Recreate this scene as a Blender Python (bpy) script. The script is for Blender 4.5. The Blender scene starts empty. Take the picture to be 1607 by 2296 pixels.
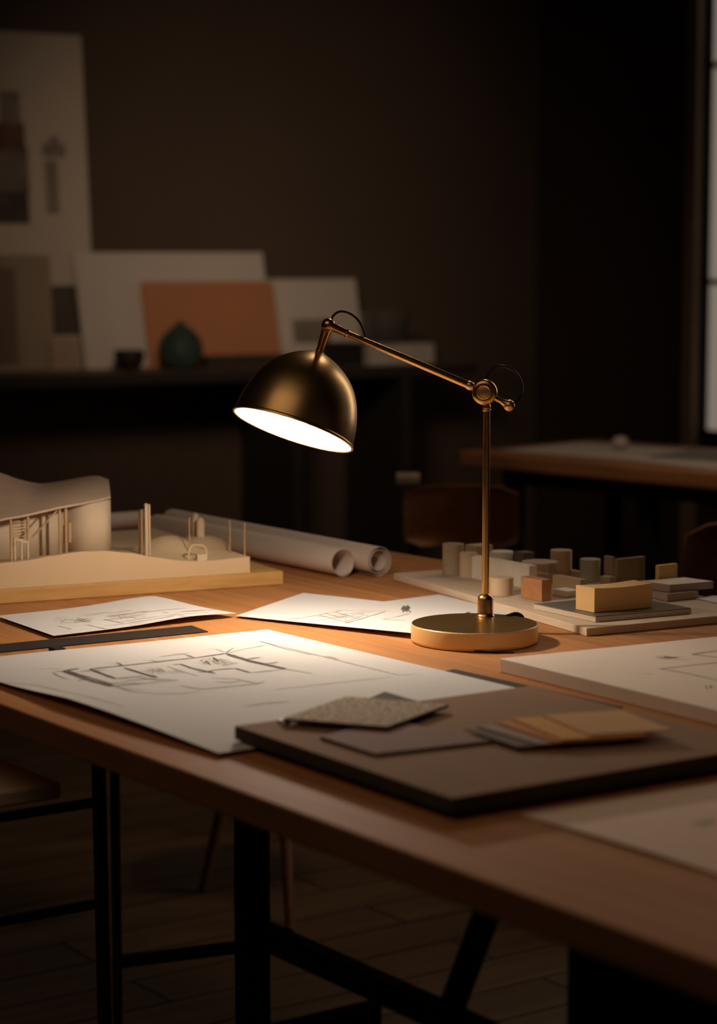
import bpy, bmesh, math, random
from mathutils import Vector, Matrix
random.seed(7)
sc = bpy.context.scene
COL = sc.collection
W, H, F = 1607.0, 2296.0, 5000.0
CAMZ = 1.23
PITCH = math.atan(568.0 / F)
CAM = Vector((0, 0, CAMZ))
cp, sp = math.cos(PITCH), math.sin(PITCH)
TZ = 0.75                                   # top of the drafting table


# ------------------------------------------------------------------ survey helpers
def ray(px, py):
    a, b = (px - W / 2) / F, (H / 2 - py) / F
    return Vector((a, cp + b * sp, -sp + b * cp))


def G(px, py, z=TZ):                        # point of the plane at height z
    r = ray(px, py)
    return CAM + r * ((z - CAMZ) / r.z)


def D(px, py, y):                           # point at distance y into the room
    r = ray(px, py)
    return CAM + r * (y / r.y)


def V(a, b=0.0, c=0.0):
    return Vector((a, b, c))


U = V(math.cos(math.radians(-54.8)), math.sin(math.radians(-54.8)))     # along the table
N = V(-U.y, U.x)                                                        # across the table
ZU = V(0, 0, 1)
WD = V(math.cos(math.radians(31)), math.sin(math.radians(31)))          # along the back wall
WM = V(WD.y, -WD.x)                                                     # out of the back wall
W0 = V(-1.125, 7.0)


# ------------------------------------------------------------------ materials
MATS = {}


def mat(name, col, rough=0.6, metal=0.0, var=0.08, scale=30.0, bump=0.0, **kw):
    if name in MATS:
        return MATS[name]
    m = bpy.data.materials.new(name)
    m.use_nodes = True
    nt = m.node_tree
    bs = nt.nodes['Principled BSDF']
    tc = nt.nodes.new('ShaderNodeTexCoord')
    ns = nt.nodes.new('ShaderNodeTexNoise')
    ns.inputs['Scale'].default_value = scale
    ns.inputs['Detail'].default_value = 5
    nt.links.new(tc.outputs['Object'], ns.inputs['Vector'])
    rp = nt.nodes.new('ShaderNodeValToRGB')
    rp.color_ramp.elements[0].position = 0.3
    rp.color_ramp.elements[1].position = 0.7
    rp.color_ramp.elements[0].color = (*[c * (1 - var) for c in col], 1)
    rp.color_ramp.elements[1].color = (*[min(1, c * (1 + var)) for c in col], 1)
    nt.links.new(ns.outputs['Fac'], rp.inputs['Fac'])
    nt.links.new(rp.outputs['Color'], bs.inputs['Base Color'])
    bs.inputs['Roughness'].default_value = rough
    bs.inputs['Metallic'].default_value = metal
    if not metal:
        bs.inputs['Specular IOR Level'].default_value = 0.25
    for k, v in kw.items():
        bs.inputs[k.replace('_', ' ')].default_value = v
    if bump:
        b = nt.nodes.new('ShaderNodeBump')
        b.inputs['Strength'].default_value = bump
        b.inputs['Distance'].default_value = 0.002
        nt.links.new(ns.outputs['Fac'], b.inputs['Height'])
        nt.links.new(b.outputs['Normal'], bs.inputs['Normal'])
    MATS[name] = m
    return m


def wood(name, c1, c2, ang=0.0, rough=0.5, across=60.0, along=3.0, plank=0.0, spec=0.4):
    m = bpy.data.materials.new(name)
    m.use_nodes = True
    nt = m.node_tree
    bs = nt.nodes['Principled BSDF']
    tc = nt.nodes.new('ShaderNodeTexCoord')
    r = nt.nodes.new('ShaderNodeMapping')
    r.inputs['Rotation'].default_value = (0, 0, -ang)
    s = nt.nodes.new('ShaderNodeMapping')
    s.inputs['Scale'].default_value = (along, across, across)
    nt.links.new(tc.outputs['Object'], r.inputs['Vector'])
    nt.links.new(r.outputs['Vector'], s.inputs['Vector'])
    ns = nt.nodes.new('ShaderNodeTexNoise')
    ns.inputs['Scale'].default_value = 1.0
    ns.inputs['Detail'].default_value = 7
    ns.inputs['Distortion'].default_value = 0.6
    nt.links.new(s.outputs['Vector'], ns.inputs['Vector'])
    n2 = nt.nodes.new('ShaderNodeTexNoise')
    n2.inputs['Scale'].default_value = 3.0
    nt.links.new(r.outputs['Vector'], n2.inputs['Vector'])
    ad = nt.nodes.new('ShaderNodeMath')
    ad.operation = 'MULTIPLY_ADD'
    nt.links.new(n2.outputs['Fac'], ad.inputs[0])
    ad.inputs[1].default_value = 0.35
    nt.links.new(ns.outputs['Fac'], ad.inputs[2])
    rp = nt.nodes.new('ShaderNodeValToRGB')
    rp.color_ramp.elements[0].position = 0.45
    rp.color_ramp.elements[1].position = 0.9
    rp.color_ramp.elements[0].color = (*c2, 1)
    rp.color_ramp.elements[1].color = (*c1, 1)
    nt.links.new(ad.outputs[0], rp.inputs['Fac'])
    out = rp.outputs['Color']
    if plank:
        br = nt.nodes.new('ShaderNodeTexBrick')
        br.inputs['Scale'].default_value = 1.0
        br.inputs['Brick Width'].default_value = plank * 9
        br.inputs['Row Height'].default_value = plank
        br.inputs['Mortar Size'].default_value = 0.004
        br.inputs['Color1'].default_value = (1, 1, 1, 1)
        br.inputs['Color2'].default_value = (0.7, 0.7, 0.7, 1)
        br.inputs['Mortar'].default_value = (0.15, 0.15, 0.15, 1)
        nt.links.new(r.outputs['Vector'], br.inputs['Vector'])
        mx = nt.nodes.new('ShaderNodeMix')
        mx.data_type = 'RGBA'
        mx.blend_type = 'MULTIPLY'
        mx.inputs[0].default_value = 1.0
        nt.links.new(out, mx.inputs[6])
        nt.links.new(br.outputs['Color'], mx.inputs[7])
        out = mx.outputs[2]
    nt.links.new(out, bs.inputs['Base Color'])
    bs.inputs['Roughness'].default_value = rough
    bs.inputs['Specular IOR Level'].default_value = spec
    return m


def emit(name, col, strength):
    m = bpy.data.materials.new(name)
    m.use_nodes = True
    nt = m.node_tree
    nt.nodes.remove(nt.nodes['Principled BSDF'])
    e = nt.nodes.new('ShaderNodeEmission')
    e.inputs['Color'].default_value = (*col, 1)
    e.inputs['Strength'].default_value = strength
    nt.links.new(e.outputs[0], nt.nodes['Material Output'].inputs['Surface'])
    return m


UA = math.atan2(U.y, U.x)
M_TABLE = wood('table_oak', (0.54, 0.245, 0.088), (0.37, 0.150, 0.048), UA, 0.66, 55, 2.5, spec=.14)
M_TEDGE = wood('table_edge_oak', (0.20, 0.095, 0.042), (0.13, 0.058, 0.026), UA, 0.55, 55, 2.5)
M_FLOOR = wood('floor_boards', (0.165, 0.10, 0.053), (0.105, 0.062, 0.033), UA + 1.57, 0.55, 40, 2, plank=0.13)
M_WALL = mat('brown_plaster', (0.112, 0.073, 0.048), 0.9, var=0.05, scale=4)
M_WALLR = mat('shaded_plaster', (0.05, 0.028, 0.018), 0.9, var=0.05, scale=4)  # right wall toned darker than the others to stand for shade
M_CEIL = mat('dark_ceiling', (0.05, 0.04, 0.03), 0.9, var=0.05, scale=4)
M_BLACK = mat('black_steel', (0.012, 0.011, 0.011), 0.5, var=0.1)
M_SHELF = mat('black_shelf', (0.03, 0.02, 0.015), 0.6, var=0.1)
M_SHELFTOP = mat('shelf_brown', (0.20, 0.12, 0.07), 0.6, var=0.1)
M_PAPER = mat('white_paper', (0.71, 0.672, 0.64), 0.85, var=0.012, scale=60)
M_PAPERW = mat('warm_lit_paper', (0.86, 0.66, 0.51), 0.85, var=0.02, scale=40)  # warmth of the light away from the lamp is put into the colour
M_PENCIL = mat('pencil_grey', (0.125, 0.10, 0.085), 0.9, var=0.2, scale=400)
M_PENCILL = mat('pencil_light', (0.36, 0.315, 0.275), 0.9, var=0.1, scale=300)
M_FOAM = mat('white_foam_board', (0.90, 0.755, 0.63), 0.8, var=0.015)  # extra warm tone stands in for the warmer light at the right
M_DBOARD = mat('olive_brown_board', (0.315, 0.180, 0.100), 0.9, var=0.06, scale=12)
M_DEDGE = mat('board_edge', (0.055, 0.042, 0.03), 0.8, var=0.1)
M_BROWNS = mat('brown_laminate', (0.29, 0.165, 0.122), 0.85, var=0.04)
M_DARKS = mat('dark_tile', (0.075, 0.05, 0.036), 0.85, var=0.1)
M_CHIPW = mat('white_chip', (0.8, 0.76, 0.7), 0.6, var=0.02)
M_CORD = mat('black_cord', (0.012, 0.010, 0.009), 0.38, var=0.1)
M_CORDB = M_CORD
M_BRASS = mat('aged_brass', (0.90, 0.57, 0.23), 0.36, 1.0, var=0.06, scale=9)
M_BRASSB = mat('satin_brass_lit_side', (1.0, .61, .23), .42, .2, var=.04, scale=9)  # base side brightened, glow of the lit paper put into the colour
M_BRASST = mat('shaded_brass_top', (.46, .29, .105), .30, 1.0, var=.05, scale=9)  # base top toned darker, its weaker reflections put into the colour
M_BRASSD = mat('aged_brass_joint', (0.70, 0.39, 0.135), 0.26, 1.0, var=0.06, scale=30)
M_BRASSS = mat('brushed_brass_shade', (0.58, 0.37, 0.155), 0.33, 1.0, var=0.05, scale=9)
M_INNER = mat('white_enamel', (0.88, 0.84, 0.76), 0.5, var=0.01)
M_MODEL = mat('model_card', (0.60, 0.44, 0.28), 0.8, var=0.05, scale=20)
M_TERR = mat('terrain_card', (0.64, 0.46, 0.27), 0.8, var=0.03, scale=6)
M_MBASE = wood('model_base_wood', (0.62, 0.36, 0.12), (0.50, 0.27, 0.08), UA + 1.57, 0.5, 80, 4)
M_ROOF = mat('model_roof_card', (0.47, 0.335, 0.235), 0.8, var=0.05)
M_MWALL = mat('model_wall_card', (0.62, 0.48, 0.33), 0.8, var=0.04)
M_STICK = wood('model_stick_wood', (0.52, 0.33, 0.16), (0.38, 0.22, 0.10), 0.2, 0.6, 90, 8)


# ------------------------------------------------------------------ mesh builder
class MB:
    def __init__(s):
        s.v, s.f = [], []

    def add(s, vs, fs):
        o = len(s.v)
        s.v += [Vector(p) for p in vs]
        s.f += [tuple(i + o for i in f) for f in fs]
        return s

    def prism(s, pts, z0, z1):              # polygon pts (x, y), counter-clockwise
        n = len(pts)
        a = sum(pts[i][0] * pts[(i + 1) % n][1] - pts[(i + 1) % n][0] * pts[i][1] for i in range(n))
        if a < 0:
            pts = pts[::-1]
        vs = [(p[0], p[1], z0) for p in pts] + [(p[0], p[1], z1) for p in pts]
        fs = [tuple(range(n - 1, -1, -1)), tuple(range(n, 2 * n))]
        fs += [(i, (i + 1) % n, n + (i + 1) % n, n + i) for i in range(n)]
        return s.add(vs, fs)

    def obox(s, c, ax, ay, az):             # centre, three half-extent vectors
        c = Vector(c)
        vs = [c + ax * i + ay * j + az * k for k in (-1, 1) for j in (-1, 1) for i in (-1, 1)]
        fs = [(0, 2, 3, 1), (4, 5, 7, 6), (0, 1, 5, 4), (2, 6, 7, 3), (0, 4, 6, 2), (1, 3, 7, 5)]
        if ax.cross(ay).dot(az) < 0:
            fs = [f[::-1] for f in fs]
        return s.add(vs, fs)

    def bar(s, a, b, w, h=None, up=ZU):
        a, b = Vector(a), Vector(b)
        h = h or w
        d = (b - a).normalized()
        if abs(d.dot(up)) > 0.95:
            up = U
        x = d.cross(up).normalized()
        y = x.cross(d).normalized()
        return s.obox((a + b) / 2, (b - a) / 2, x * w / 2, y * h / 2)

    def rings(s, rings, cap=True, closed=True):
        n = len(rings[0])
        o = len(s.v)
        for r in rings:
            s.v += [Vector(p) for p in r]
        for i in range(len(rings) - 1):
            for j in range(n if closed else n - 1):
                a, b = o + i * n + j, o + i * n + (j + 1) % n
                s.f.append((a, b, b + n, a + n))
        if cap:
            s.f.append(tuple(o + j for j in range(n - 1, -1, -1)))
            s.f.append(tuple(o + (len(rings) - 1) * n + j for j in range(n)))
        return s

    def tube(s, pts, r, n=14, cap=True):
        pts = [Vector(p) for p in pts]
        rs = r if isinstance(r, (list, tuple)) else [r] * len(pts)
        t0 = (pts[1] - pts[0]).normalized()
        x = t0.orthogonal().normalized()
        rg = []
        for i, p in enumerate(pts):
            t = (pts[min(i + 1, len(pts) - 1)] - pts[max(i - 1, 0)]).normalized()
            x = (x - t * x.dot(t)).normalized()
            y = t.cross(x)
            rg.append([p + (x * math.cos(2 * math.pi * j / n) + y * math.sin(2 * math.pi * j / n)) * rs[i] for j in range(n)])
        return s.rings(rg, cap)

    def lathe(s, prof, o, ax=ZU, n=48, cap=True):   # profile of (radius, height along ax)
        o, ax = Vector(o), Vector(ax).normalized()
        x = ax.orthogonal().normalized()
        y = ax.cross(x)
        rg = [[o + ax * h + (x * math.cos(2 * math.pi * j / n) + y * math.sin(2 * math.pi * j / n)) * max(r, 1e-5) for j in range(n)] for r, h in prof]
        return s.rings(rg, cap)

    def build(s, name, m, parent=None, bevel=0.0, smooth=None, kind=None, label=None, cat=None, group=None, seg=2, sub=0):
        me = bpy.data.meshes.new(name)
        org = V(0, 0, 0)
        if parent is None and s.v:          # origin at the thing's base
            org = V((min(v.x for v in s.v) + max(v.x for v in s.v)) / 2, (min(v.y for v in s.v) + max(v.y for v in s.v)) / 2, min(v.z for v in s.v))
        me.from_pydata([v - org for v in s.v], [], s.f)
        bm = bmesh.new()
        bm.from_mesh(me)
        bmesh.ops.recalc_face_normals(bm, faces=bm.faces)
        bm.to_mesh(me)
        bm.free()
        ob = bpy.data.objects.new(name, me)
        COL.objects.link(ob)
        ob.location = org
        for mm in (m if isinstance(m, (list, tuple)) else [m]):
            me.materials.append(mm)
        if parent is not None:
            ob.parent = parent
            if parent.parent is None:
                ob.matrix_parent_inverse = Matrix.Translation(-Vector(parent.location))
        if bevel:
            b = ob.modifiers.new('bevel', 'BEVEL')
            b.width, b.segments, b.limit_method = bevel, seg, 'ANGLE'
        if smooth is not None:
            for p in me.polygons:
                p.use_smooth = True
            me.set_sharp_from_angle(angle=math.radians(smooth))
        if sub:
            q = ob.modifiers.new('sub', 'SUBSURF')
            q.levels = q.render_levels = sub
        tag(ob, label, cat, group, kind)
        return ob


def base_of(o):
    p = Vector(o.location) if o.parent is None else base_of(o.parent)
    return p


def tag(o, label=None, cat=None, group=None, kind=None):
    for k, v in (('label', label), ('category', cat), ('group', group), ('kind', kind)):
        if v:
            o[k] = v
    return o


def thing(name, loc, label, cat, group=None):
    o = bpy.data.objects.new(name, None)
    o.empty_display_size = 0.05
    COL.objects.link(o)
    o.location = loc
    return tag(o, label, cat, group)


def face_mat(ob, test, idx):
    for p in ob.data.polygons:
        if test(p):
            p.material_index = idx
    return ob


# ------------------------------------------------------------------ the room
def wpt(s, t, z):
    return W0 + WD * s + WM * t + ZU * z


CEILZ = 3.1
CORN = wpt(2.06, 0, 0)
fl = [wpt(-4, 0, 0), wpt(2.06, 0, 0), wpt(2.06, 9, 0), wpt(-4, 9, 0)]
MB().prism([(p.x, p.y) for p in fl], -0.05, 0).build('floor', M_FLOOR, kind='structure')
MB().prism([(p.x, p.y) for p in fl], CEILZ, CEILZ + .05).build('ceiling', M_CEIL, kind='structure')
MB().obox(wpt(-0.97, -.05, CEILZ / 2), WD * 3.03, WM * .05, ZU * CEILZ / 2).build('wall_back', M_WALL, kind='structure')


def rpt(t, o, z):                           # right wall: t away from the corner, o into the room
    return CORN + WM * t - WD * o + ZU * z




def tpx(px, o):                             # distance along the right wall where a picture column meets it
    k = (px - W / 2) / F * 1.0 / cp
    a = CORN - WD * o
    return (k * (a.y * 1.0) * 1.0 - a.x) / (WM.x - k * WM.y)


wm = MB()
wa, wb, wz0, wz1 = tpx(1556, 0), 2.3, 0.655, 2.75
for t0, t1, z0, z1 in ((0, wa, 0, CEILZ), (wb, 9, 0, CEILZ), (wa, wb, 0, wz0), (wa, wb, wz1, CEILZ)):
    wm.obox(rpt((t0 + t1) / 2, -.06, (z0 + z1) / 2), WM * (t1 - t0) / 2, WD * .06, ZU * (z1 - z0) / 2)
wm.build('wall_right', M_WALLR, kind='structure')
MB().obox(wpt(-4.05, 4.5, CEILZ / 2), WD * .05, WM * 4.5, ZU * CEILZ / 2).build('wall_left', M_WALL, kind='structure')

win = thing('window_1', rpt((wa + wb) / 2, 0, wz0), None, None)
tag(win, kind='structure')
M_TRIM = mat('window_trim_brown', (0.30, 0.22, 0.16), 0.7)
fr = MB()
for a, b, c, d in ((wa, tpx(1575, -.01), wz0, wz1), (wb - .05, wb, wz0, wz1), (wa, wb, wz0, wz0 + .02), (wa, wb, wz1 - .05, wz1)):
    fr.obox(rpt((a + b) / 2, -.018, (c + d) / 2), WM * (b - a) / 2, WD * .012, ZU * (d - c) / 2)
fr.build('window_frame', M_BLACK, win)
mu = MB()
for z in (1.155, 1.846, 2.45):
    mu.obox(rpt((wa + wb) / 2, -.018, z), WM * (wb - wa) / 2, WD * .008, ZU * .009)
for t in (1.37, 1.84):
    mu.obox(rpt(t, -.018, (wz0 + wz1) / 2), WM * .009, WD * .008, ZU * (wz1 - wz0) / 2)
mu.build('glazing_bar', M_BLACK, win)
M_PANE = emit('dusk_lit_frosted_glass', (0.205, 0.168, 0.132), 1.0)
MB().obox(rpt((wa + wb) / 2, -.026, (wz0 + wz1) / 2), WM * (wb - wa - .01) / 2, WD * .003, ZU * (wz1 - wz0 - .01) / 2).build('window_pane', M_PANE, win)
MB().obox(rpt((tpx(1530, .012) + tpx(1554, .012)) / 2, .012, 1.5), WM * (tpx(1554, .012) - tpx(1530, .012)) / 2, WD * .012, ZU * 1.49).build('trim_1', M_TRIM, kind='structure')

M_LOWSHADE = mat('low_wall_shade', (.10, .062, .040), .7, var=.1)  # dark sheet added on the lower wall, standing in for shade under the shelf
MB().obox(wpt(-.97, .008, .41), WD * 3.02, WM * .006, ZU * .41).build('under_shelf_shade', M_LOWSHADE, kind='structure')

# ------------------------------------------------------------------ the drafting table
n0 = G(0, 1578).dot(N)
u0, u1 = -3.60, -0.45
fa = G(900, 1240)
FD = V(math.cos(math.radians(-52.5)), math.sin(math.radians(-52.5)))


def far_at(u):
    t = (u - fa.dot(U)) / FD.dot(U)
    return fa + FD * t


def tp(u, n, z=TZ):
    q = U * u + N * n
    return V(q.x, q.y, z)


table = thing('drafting_table', tp(-2, 1.6, 0), 'long oak drafting table with black steel legs, carrying the brass lamp and drawings', 'table')
ca, cb, cc, cd = tp(u0, n0), tp(u1, n0), far_at(u1), far_at(u0)
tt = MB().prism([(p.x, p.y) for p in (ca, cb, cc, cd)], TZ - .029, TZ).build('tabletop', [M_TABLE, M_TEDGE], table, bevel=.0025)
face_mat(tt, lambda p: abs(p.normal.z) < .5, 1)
PA = V(D(565, 2000, 2.42).x, 2.42)          # centre post of the trestle
un = PA.dot(N)
ua = PA.dot(U)
MB().bar(PA + ZU * 0, PA + ZU * (TZ - .03), .030, .030).build('leg', M_BLACK, table, bevel=.002)
PN = V(D(259, 1900, 2.36).x, 2.36)
MB().bar(PN, PN + ZU * (TZ - .03), .0090).build('leg', M_BLACK, table, bevel=.002)
PF = PN + (PA - PN) * 1.0
MB().bar(PN + ZU * .468, PA + ZU * .468, .010, .012).build('crossbar', M_BLACK, table)
MB().bar(PA + ZU * .486, PA + U * 1.6 + ZU * .486, .02, .026).build('stretcher', M_BLACK, table)
MB().bar(PA + U * .36 + ZU * .49, PA + U * .475 + ZU * (TZ - .03), .018, .020).build('brace', M_BLACK, table)
MB().obox(PA + U * .69 + ZU * (TZ - .03) / 2, U * .14, N * .012, ZU * (TZ - .03) / 2).build('leg_panel', M_BLACK, table, bevel=.002)
MB().obox(PA + U * .66 - N * .03 + ZU * (TZ - .045), U * .22, N * .02, ZU * .015).build('bracket', M_BLACK, table, bevel=.002)
MB().obox(PA + U * .235 - N * .14 + ZU * .455, N * .14, U * .012, ZU * .012).build('crossbar', M_BLACK, table)
for s in (-.864, 1.6):
    MB().bar(PA + U * s + N * .55, PA + U * s + N * .55 + ZU * (TZ - .03), .03).build('leg', M_BLACK, table, bevel=.002)

# black stool at the left, in front of the post
S1F = V(D(222, 1900, 2.56).x, 2.56)
stool = thing('metal_stool', S1F - N * .18 - U * .18, 'black metal frame stool with pale seat edge under the table, cut by the left frame', 'stool')
for a in (0, 1):
    for b in (0, 1):
        q = S1F - N * .36 * a - U * .36 * b
        MB().bar(q + N * .008 * (1 - 2 * a), q + ZU * .72, .0135).build('leg', M_BLACK, stool, bevel=.002)
MB().obox(S1F - N * .205 - U * .18 + ZU * .613, N * .165, U * .165, ZU * .010).build('seat', mat('pale_seat_wood', (.85, .68, .48), .6), stool, bevel=.004)
for b in (0, 1):
    MB().bar(S1F - U * .36 * b + ZU * .475, S1F - U * .36 * b - N * .36 + ZU * .475, .008, .010).build('rung', M_BLACK, stool)
for b in (0, 1):
    MB().bar(S1F - U * .36 * b + ZU * .597, S1F - U * .36 * b - N * .36 + ZU * .597, .008, .010).build('seat_rail', M_BLACK, stool)

# wooden three-legged stool beyond the table
M_STOOL = wood('stool_walnut', (.26, .115, .055), (.18, .075, .035), 0, .5, 60, 4)
legs = [G(455, 1995, 0.004), G(650, 2085, 0.004), V(D(575, 1900, 4.62).x, 4.62, .004)]
sc0 = V(-.165, 4.32, 0)
ws = thing('wooden_stool', sc0, 'brown wooden stool with splayed round legs on the floor beyond the table', 'stool')
MB().lathe([(.14, .43), (.155, .437), (.155, .452), (.145, .458)], sc0, n=40).build('seat', M_STOOL, ws, smooth=40)
for q in legs:
    top = V(sc0.x + (q.x - sc0.x) * .30, sc0.y + (q.y - sc0.y) * .30, .435)
    MB().tube([q, top], [.009, .015]).build('leg', M_STOOL, ws, smooth=40)


# ------------------------------------------------------------------ boards and things on the shelf
SHT = 0.884
SHD = 0.38
s_end = 1.55
shelf = thing('wall_shelf', wpt(0, 0, 0), 'long dark shelf along the back wall holding leaning boards', 'shelf')
sb = MB().obox(wpt((s_end - 2.6) / 2, SHD / 2 + .002, SHT - .02), WD * (s_end + 2.6) / 2, WM * SHD / 2, ZU * .02).build('shelf_board', [M_SHELF, M_SHELFTOP], shelf, bevel=.003)
face_mat(sb, lambda p: p.normal.z > .5, 1)
for px in (560, 880):
    q = D(px, 1000, 7.4)
    s = (q - W0).dot(WD)
    MB().obox(wpt(s, SHD / 2 + .01, (SHT - .04) / 2), WD * .018, WM * (SHD / 2 - .012), ZU * (SHT - .04) / 2).build('support_panel', M_SHELF, shelf)


def on_wall(px, py, t):                     # point on the vertical plane t in front of the wall
    r = ray(px, py)
    k = ((W0 + WM * t) - CAM).dot(WM) / V(r.x, r.y).dot(WM)
    return CAM + r * k


def sz(px, py, t0, tilt, z0=SHT):           # where a pixel meets a plane leaning back from t0
    nrm = WM * math.cos(tilt) + ZU * math.sin(tilt)
    r = ray(px, py)
    p0 = wpt(0, t0, z0)
    k = (p0 - CAM).dot(nrm) / r.dot(nrm)
    q = CAM + r * k
    upv = ZU * math.cos(tilt) - WM * math.sin(tilt)
    return (q - p0).dot(WD), (q - p0).dot(upv)


def slab(s0, s1, h0, h1, t0, tilt, th, z0=SHT, d0=0.0):
    upv = ZU * math.cos(tilt) - WM * math.sin(tilt)
    nrm = WM * math.cos(tilt) + ZU * math.sin(tilt)
    p0 = wpt(0, t0, z0)
    c = p0 + WD * (s0 + s1) / 2 + upv * (h0 + h1) / 2 + nrm * (d0 - th / 2)
    return MB().obox(c, WD * (s1 - s0) / 2, upv * (h1 - h0) / 2, nrm * th / 2)


def leaner(name, label, cat, pl, pr, top, t0, tilt, th, m, group=None, as_thing=True):
    s0, _ = sz(pl[0], pl[1], t0, tilt)
    s1, h1 = sz(pr[0], pr[1], t0, tilt)
    h1 = sz(pr[0], top, t0, tilt)[1] if top is not None else h1
    h0 = th * math.sin(tilt) + .0006
    if as_thing:
        root = thing(name, wpt((s0 + s1) / 2, t0, SHT), label, cat, group)
        slab(s0, s1, h0, h1, t0, tilt, th).build('panel', m, root, bevel=.001)
        return root, s0, s1, h1
    return slab(s0, s1, h0, h1, t0, tilt, th).build(name, m, bevel=.001, label=label, cat=cat, group=group)


def printed(root, x0, y0, x1, y1, t0, tilt, m, name='print', d=.0012):
    a, b = sz(x0, y1, t0, tilt), sz(x1, y0, t0, tilt)
    slab(a[0], b[0], a[1], b[1], t0, tilt, .0010, d0=d).build(name, m, root)


R5, R12 = math.radians(4.6), math.radians(13)
M_BW1 = mat('presentation_board', (0.60, 0.47, 0.355), .85, var=.04, scale=3)
M_BW2 = mat('white_board', (0.66, 0.54, 0.44), .85, var=.03, scale=3)
M_TERRA = mat('terracotta_board', (0.52, 0.205, 0.088), .8, var=.03, scale=5)
M_TAN = mat('tan_board', (0.34, 0.25, 0.16), .85, var=.05, scale=5)
M_TAN2 = mat('brown_panel', (0.20, 0.125, 0.08), .85, var=.05, scale=5)
M_PH1 = mat('dark_photo', (0.085, 0.062, 0.045), .6, var=.3, scale=12)
M_PH2 = mat('photo_grey', (0.20, 0.145, 0.11), .7, var=.25, scale=14)
M_PH3 = mat('photo_red', (0.15, 0.07, 0.05), .7, var=.3, scale=14)
M_PH4 = mat('photo_pale', (0.26, 0.195, 0.145), .7, var=.15, scale=14)
bt = .100
root, *_ = leaner('presentation_board', 'tall cream presentation board with dark pictures, leaning on the shelf at the far left', 'board', (-330, 825), (182, 80), 79, bt, R5, .008, M_BW1)
printed(root, -170, 430, 64, 500, bt, R5, M_PH1, 'photo_print')
printed(root, -170, 275, 54, 330, bt, R5, M_PH3, 'photo_print')
printed(root, -170, 330, 62, 432, bt, R5, M_PH2, 'photo_print')
printed(root, 0, 205, 42, 277, bt, R5, M_PH4, 'photo_print')
ph = MB()
for x0, y0, x1, y1 in ((105, 360, 128, 480), (95, 322, 146, 352), (112, 305, 130, 325)):
    a, b = sz(x0, y1, bt, R5), sz(x1, y0, bt, R5)
    m2 = slab(a[0], b[0], a[1], b[1], bt, R5, .0010, d0=.0012)
    ph.add(m2.v, m2.f)
ph.build('figure_print', M_PH4, root)
printed(root, 120, 640, 181, 752, bt, R5, M_PH1, 'photo_print')
root, *_ = leaner('display_board', 'tan panel with a brown inset standing against the tall presentation board', 'board', (-160, 830), (112, 575), 572, .134, R5, .006, M_TAN)
printed(root, -120, 600, 33, 822, .134, R5, M_TAN2, 'inset')
leaner('small_card', 'small tan card leaning on the lower right of the tall presentation board', 'card', (116, 828), (176, 757), 757, .155, R5, .004, mat('tan_card', (0.42, .28, .19), .8), as_thing=False)
leaner('white_board', 'wide blank cream board leaning behind the green vase', 'board', (192, 822), (588, 566), 566, .168, R12, .008, M_BW2, as_thing=False)
leaner('terracotta_board', 'terracotta orange board leaning behind the green vase', 'board', (338, 822), (610, 630), 630, .205, R12, .008, M_TERRA, as_thing=False)
root, *_ = leaner('small_white_board', 'smaller cream board with a grey sketch, right of the terracotta board', 'board', (592, 815), (796, 625), 625, .140, R12, .006, M_BW2)
printed(root, 660, 715, 735, 770, .140, R12, M_PH4, 'sketch')


def shelf_xy(px, py, z=SHT):
    q = G(px, py, z)
    return V(q.x, q.y, z)


# green vase, dark bowl, book, glass, boxes
M_VASE = mat('green_glaze', (0.036, 0.060, 0.042), .6, var=.3, scale=14)
vq = wpt((on_wall(405, 815, .295) - W0).dot(WD), .295, SHT + .0005)
k = vq.y / 5000
MB().lathe([(26 * k, 0), (36 * k, 3 * k), (46 * k, 20 * k), (51 * k, 42 * k), (48 * k, 62 * k), (37 * k, 80 * k), (22 * k, 93 * k), (9 * k, 102 * k), (5.5 * k, 108 * k), (6 * k, 110 * k), (3 * k, 110 * k), (2 * k, 95 * k)], vq).build('green_vase', M_VASE, smooth=50, label='dark green onion shaped vase on the shelf before the terracotta board', cat='vase')
vq = wpt((on_wall(290, 815, .29) - W0).dot(WD), .29, SHT + .0005)
MB().lathe([(13 * k, 0), (15 * k, 3 * k), (25 * k, 8 * k), (32 * k, 20 * k), (34 * k, 34 * k), (33 * k, 46 * k), (31 * k, 46 * k), (30 * k, 24 * k), (20 * k, 12 * k), (2 * k, 9 * k)], vq).build('dark_bowl', mat('dark_bowl_glaze', (0.028, .018, .014), .45), smooth=50, label='small dark bowl on the shelf left of the green vase', cat='bowl')


def shelf_box(name, x0, x1, ytop, t, depth, m, label, cat, z0=SHT + .0005, bev=.002):
    a, b = on_wall(x0, 815, t), on_wall(x1, 815, t)
    s0, s1 = (a - W0).dot(WD), (b - W0).dot(WD)
    z1 = on_wall((x0 + x1) / 2, ytop, t).z
    return MB().obox(wpt((s0 + s1) / 2, t - depth / 2, (z0 + z1) / 2), WD * (s1 - s0) / 2, WM * depth / 2, ZU * (z1 - z0) / 2).build(name, m, bevel=bev, label=label, cat=cat), z1


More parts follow.
